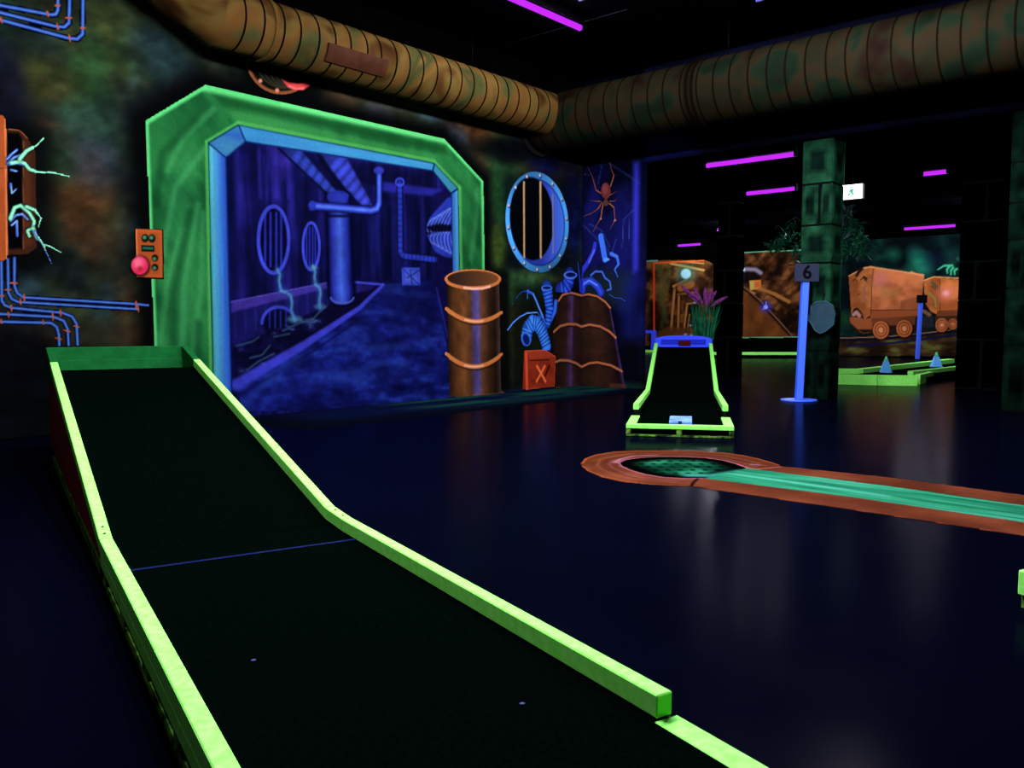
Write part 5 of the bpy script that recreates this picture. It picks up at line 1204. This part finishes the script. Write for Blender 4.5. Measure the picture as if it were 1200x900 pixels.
for (x, y, hpx, lb) in ((1038, 436.5, 19, 'pale blue cone with green tip on the lane, left of the two'), (1097, 430, 17.5, 'pale blue cone with green tip on the lane, right of the two')):
    p0 = onz(x, y, .121); dp = (p0 - EYEP) @ FW; h = hpx * dp / 1000; cn = thing('marker_cone', lb, 'cone', tuple(p0), 'cones on the lane'); r0 = 6.6 * dp / 1000
    up_ = np.array([0, 0, 1.0])
    tube('cone_body', [p0, p0 + up_ * h * .03, p0 + up_ * h * .05, p0 + up_ * h * .72], [r0 * 1.1, r0 * 1.1, r0, r0 * .40], CONEB, cn, n=18)
    tube('cone_tip', [p0 + up_ * h * .72, p0 + up_ * h * .95, p0 + up_ * h], [r0 * .41, r0 * .16, r0 * .05], CONEG, cn, n=18)
lane2 = thing('minigolf_lane', 'low green-edged minigolf lane below the mine track mural', 'minigolf lane', tuple(onz(900, 419)))
rail3([(832, 412.6), (950, 412.6)], .10, .12, GREEN, lane2, .19)
a_, b_ = onz(832, 412.6, .09), onz(950, 412.6, .09)
for k in range(9):
    t = k / 9; p, q_ = a_ + (b_ - a_) * t, a_ + (b_ - a_) * (t + .035); beam_between('frame_block', onz(832 + 118 * t, 415.8, .088), onz(832 + 118 * (t + .04), 415.8, .088), .1, .086, GREEN, lane2, .004)
bk_ = np.array([FW[0], FW[1], 0]) * 1.3
prism('carpet', [onz(832, 412.6, .19) + bk_ * .06, onz(950, 412.6, .19) + bk_ * .06, onz(950, 412.6, .19) + bk_, onz(832, 412.6, .19) + bk_], .02, .12, TURF, lane2)
lane3 = thing('minigolf_lane', 'sliver of a green-edged minigolf lane at the right edge of the picture', 'minigolf lane', tuple(onz(1199, 716)))
c0 = onz(1208, 718); ux = np.array([.93, -.37, 0]); uy = np.array([.37, .93, 0])
def L3(a_, b_, z): return c0 + ux * a_ + uy * b_ + np.array([0, 0, z])
def bar3(nm, a0, a1, b0, b1, z0, z1, m): hexa(nm, [L3(a0, b0, z0), L3(a1, b0, z0), L3(a1, b1, z0), L3(a0, b1, z0), L3(a0, b0, z1), L3(a1, b0, z1), L3(a1, b1, z1), L3(a0, b1, z1)], m, lane3, .004)
# the lane runs off to the right; its near corner just enters the frame
bar3('rail', 0, 2.2, 0, .06, .06, .165, GREEN); bar3('rail', 0, 2.2, -1.16, -1.10, .06, .165, GREEN); bar3('end_board', 0, .06, -1.09, -.01, .06, .165, GREEN); bar3('carpet', .07, 2.2, -1.09, -.01, .06, .10, TURF)
for a0 in (.02, 1.0, 2.0):
    for b0 in (.005, -1.15): bar3('frame_block', a0, a0 + .1, b0, b0 + .05, .0, .058, FRAMEM)

# ---- blue gate at the passage edge
gt = thing('blue_gate', 'bright blue gate obstacle on a lane behind the passage edge', 'obstacle', tuple(onz(764, 412.5)))
g0 = onz(765.5, 413.0); dg = (g0 - EYEP) @ FW; left = -RT
box_at = lambda nm, p, w, h, z, m, par: hexa(nm, [p + left * (w / 2) * sx + np.array([FW[0], FW[1], 0]) * .06 * sy + np.array([0, 0, zz]) for zz in (z, z + h) for sx, sy in ((1, -1), (-1, -1), (-1, 1), (1, 1))], m, par, .006)
box_at('gate_post', g0, 6 * dg / 1000, 23 * dg / 1000, .1, BLUEP, gt); box_at('gate_post', g0 + left * 1.0, 6 * dg / 1000, 23 * dg / 1000, .1, BLUEP, gt)
box_at('gate_beam', g0 + left * .5, 1.0 - .001 - 6 * dg / 1000, 3.6 * dg / 1000, .1 + 19.4 * dg / 1000, BLUEP, gt); box_at('gate_foot', g0 + left * .5, 1.4, .1, 0, GREEN, gt)

# ================================================================== PLANTS
BLADE = mat('dark_green_blades', (22, 92, 62), k=.7, rough=.7, rgb2=(10, 50, 36), scale=9); PLUME = mat('violet_plume', (112, 46, 112), k=.9, rough=.9, rgb2=(70, 28, 80), scale=20)
gp = R2(sc_ + .75, W2 * .62, 0); gp = np.array([gp[0], gp[1], 0]); dgp = (gp - EYEP) @ FW
def atd(x, y, d): 
    r_ = ray(x, y); return EYEP + r_ * d
grass = thing('potted_grass', 'ornamental grass with violet plumes standing behind the far ramp', 'potted plant', tuple(gp))
pot = atd(822, 392, dgp); gp = np.array([pot[0], pot[1], 0])
tube('pot', [gp, gp + np.array([0, 0, .02]), gp + np.array([0, 0, .42]), gp + np.array([0, 0, .45])], [.15, .16, .22, .235], mat('dark_pot', (20, 20, 26), rough=.5), grass, n=24)
Vv, Ff = [], []
rng = random.Random(3)
for k in range(170):
    bx = rng.uniform(813, 836); tx = bx + (bx - 824) * rng.uniform(.3, 1.1) + rng.uniform(-3, 3); ty = rng.uniform(345, 372); dd_ = dgp + rng.uniform(-.12, .12)
    a_, b_ = atd(bx, 398, dd_), atd(tx, ty, dd_ + rng.uniform(-.1, .1)); a_[2] = max(a_[2], .40); mid = (a_ + b_) / 2 + RT * (bx - tx) * .002; w = rng.uniform(.006, .011)
    an = rng.uniform(0, 3.14); sd_ = np.array([math.cos(an), math.sin(an), 0]) * w; i0 = len(Vv)
    Vv += [a_ - sd_, a_ + sd_, mid + sd_ * .8, mid - sd_ * .8, b_]
    Ff += [(i0, i0 + 1, i0 + 2, i0 + 3), (i0 + 3, i0 + 2, i0 + 4)]
o = mesh('blades', Vv, Ff, BLADE, grass); o['kind'] = 'stuff'
for (x0, y0, x1, y1, w) in ((820, 358, 797, 331, 5), (824, 358, 812, 334, 5), (828, 360, 826, 334, 6), (830, 358, 834, 335, 5), (832, 360, 853, 345, 5), (826, 356, 806, 340, 4.5), (829, 358, 840, 338, 4)):
    a_, b_ = atd(x0, y0, dgp), atd(x1, y1, dgp + rng.uniform(-.15, .15)); L_ = np.linalg.norm(b_ - a_); wm = w * dgp / 1000 * .5
    pl3 = tube('plume', [a_ + (b_ - a_) * t + np.array([0, 0, -.04]) * (t * t) for t in (0, .15, .4, .7, .9, 1)], [.004, wm * .6, wm, wm * .9, wm * .5, .003], PLUME, grass, n=9)
    st_ = mesh('stem', *tube_mesh([atd(824, 392, dgp), a_], .004, 5), BLADE, grass)
# ---- leafy artificial tree behind the stone column
LEAF = mat('teal_leaves', (30, 90, 66), k=.55, rough=.6, rgb2=(12, 40, 36), scale=6); LEAFG = mat('pale_grey_leaves', (70, 90, 96), k=.6, rough=.6, rgb2=(24, 40, 44), scale=5)
XT = 22.5
troot = onX(960, 300, XT); tree = thing('artificial_tree', 'leafy artificial tree rising behind the stone column below the exit sign', 'tree', (troot[0], troot[1], 0))
TRK = mat('dark_trunk', (26, 24, 18), rough=.8)
tube('trunk', [(troot[0], troot[1], 0), (troot[0] + .05, troot[1] - .05, 1.6), (troot[0], troot[1], 3.3)], [.14, .11, .06], TRK, tree, n=10)
def leaves(nm, spots, cnt, m, L_, seed):
    rg = random.Random(seed); Vv, Ff = [], []
    for k in range(cnt):
        x, y, rx, ry = spots[k % len(spots)]; p = onX(x + rg.gauss(0, rx * .5), y + rg.gauss(0, ry * .5), XT + rg.uniform(-.4, .4))
        if p[2] > CEIL2 - .1: continue
        d = np.array([rg.uniform(-.5, .5), rg.uniform(-1, 1), rg.uniform(-1, .3)]); d /= np.linalg.norm(d); s_ = np.cross(d, [rg.uniform(-1, 1), rg.uniform(-.4, .4), rg.uniform(-1, 1)]); s_ /= max(np.linalg.norm(s_), 1e-3)
        l = L_ * rg.uniform(.6, 1.3); i0 = len(Vv); nn = np.cross(d, s_) * l * .08
        Vv += [p, p + d * l * .5 + s_ * l * .16 + nn, p + d * l, p + d * l * .5 - s_ * l * .16 + nn]; Ff += [(i0, i0 + 1, i0 + 2), (i0, i0 + 2, i0 + 3)]
    o = mesh(nm, Vv, Ff, m, tree); o['kind'] = 'stuff'
leaves('foliage', [(997, 262, 10, 14), (1004, 278, 12, 16), (1008, 290, 10, 10), (990, 285, 8, 20), (978, 300, 8, 20)], 300, LEAF, .22, 5)
leaves('foliage', [(993, 250, 7, 10), (990, 258, 6, 8)], 60, LEAFG, .24, 6)
leaves('foliage', [(926, 270, 9, 16), (918, 280, 10, 12), (908, 288, 8, 6), (932, 290, 5, 20)], 160, LEAF, .2, 8)
for P in ([(960, 268), (940, 262), (925, 268), (905, 290)], [(960, 262), (985, 252), (1000, 268), (1008, 290)], [(955, 275), (930, 280), (920, 292)]):
    tube('branch', [onX(x, y, XT) for x, y in P], [.04, .03, .02, .01][:len(P)], TRK, tree, n=6)
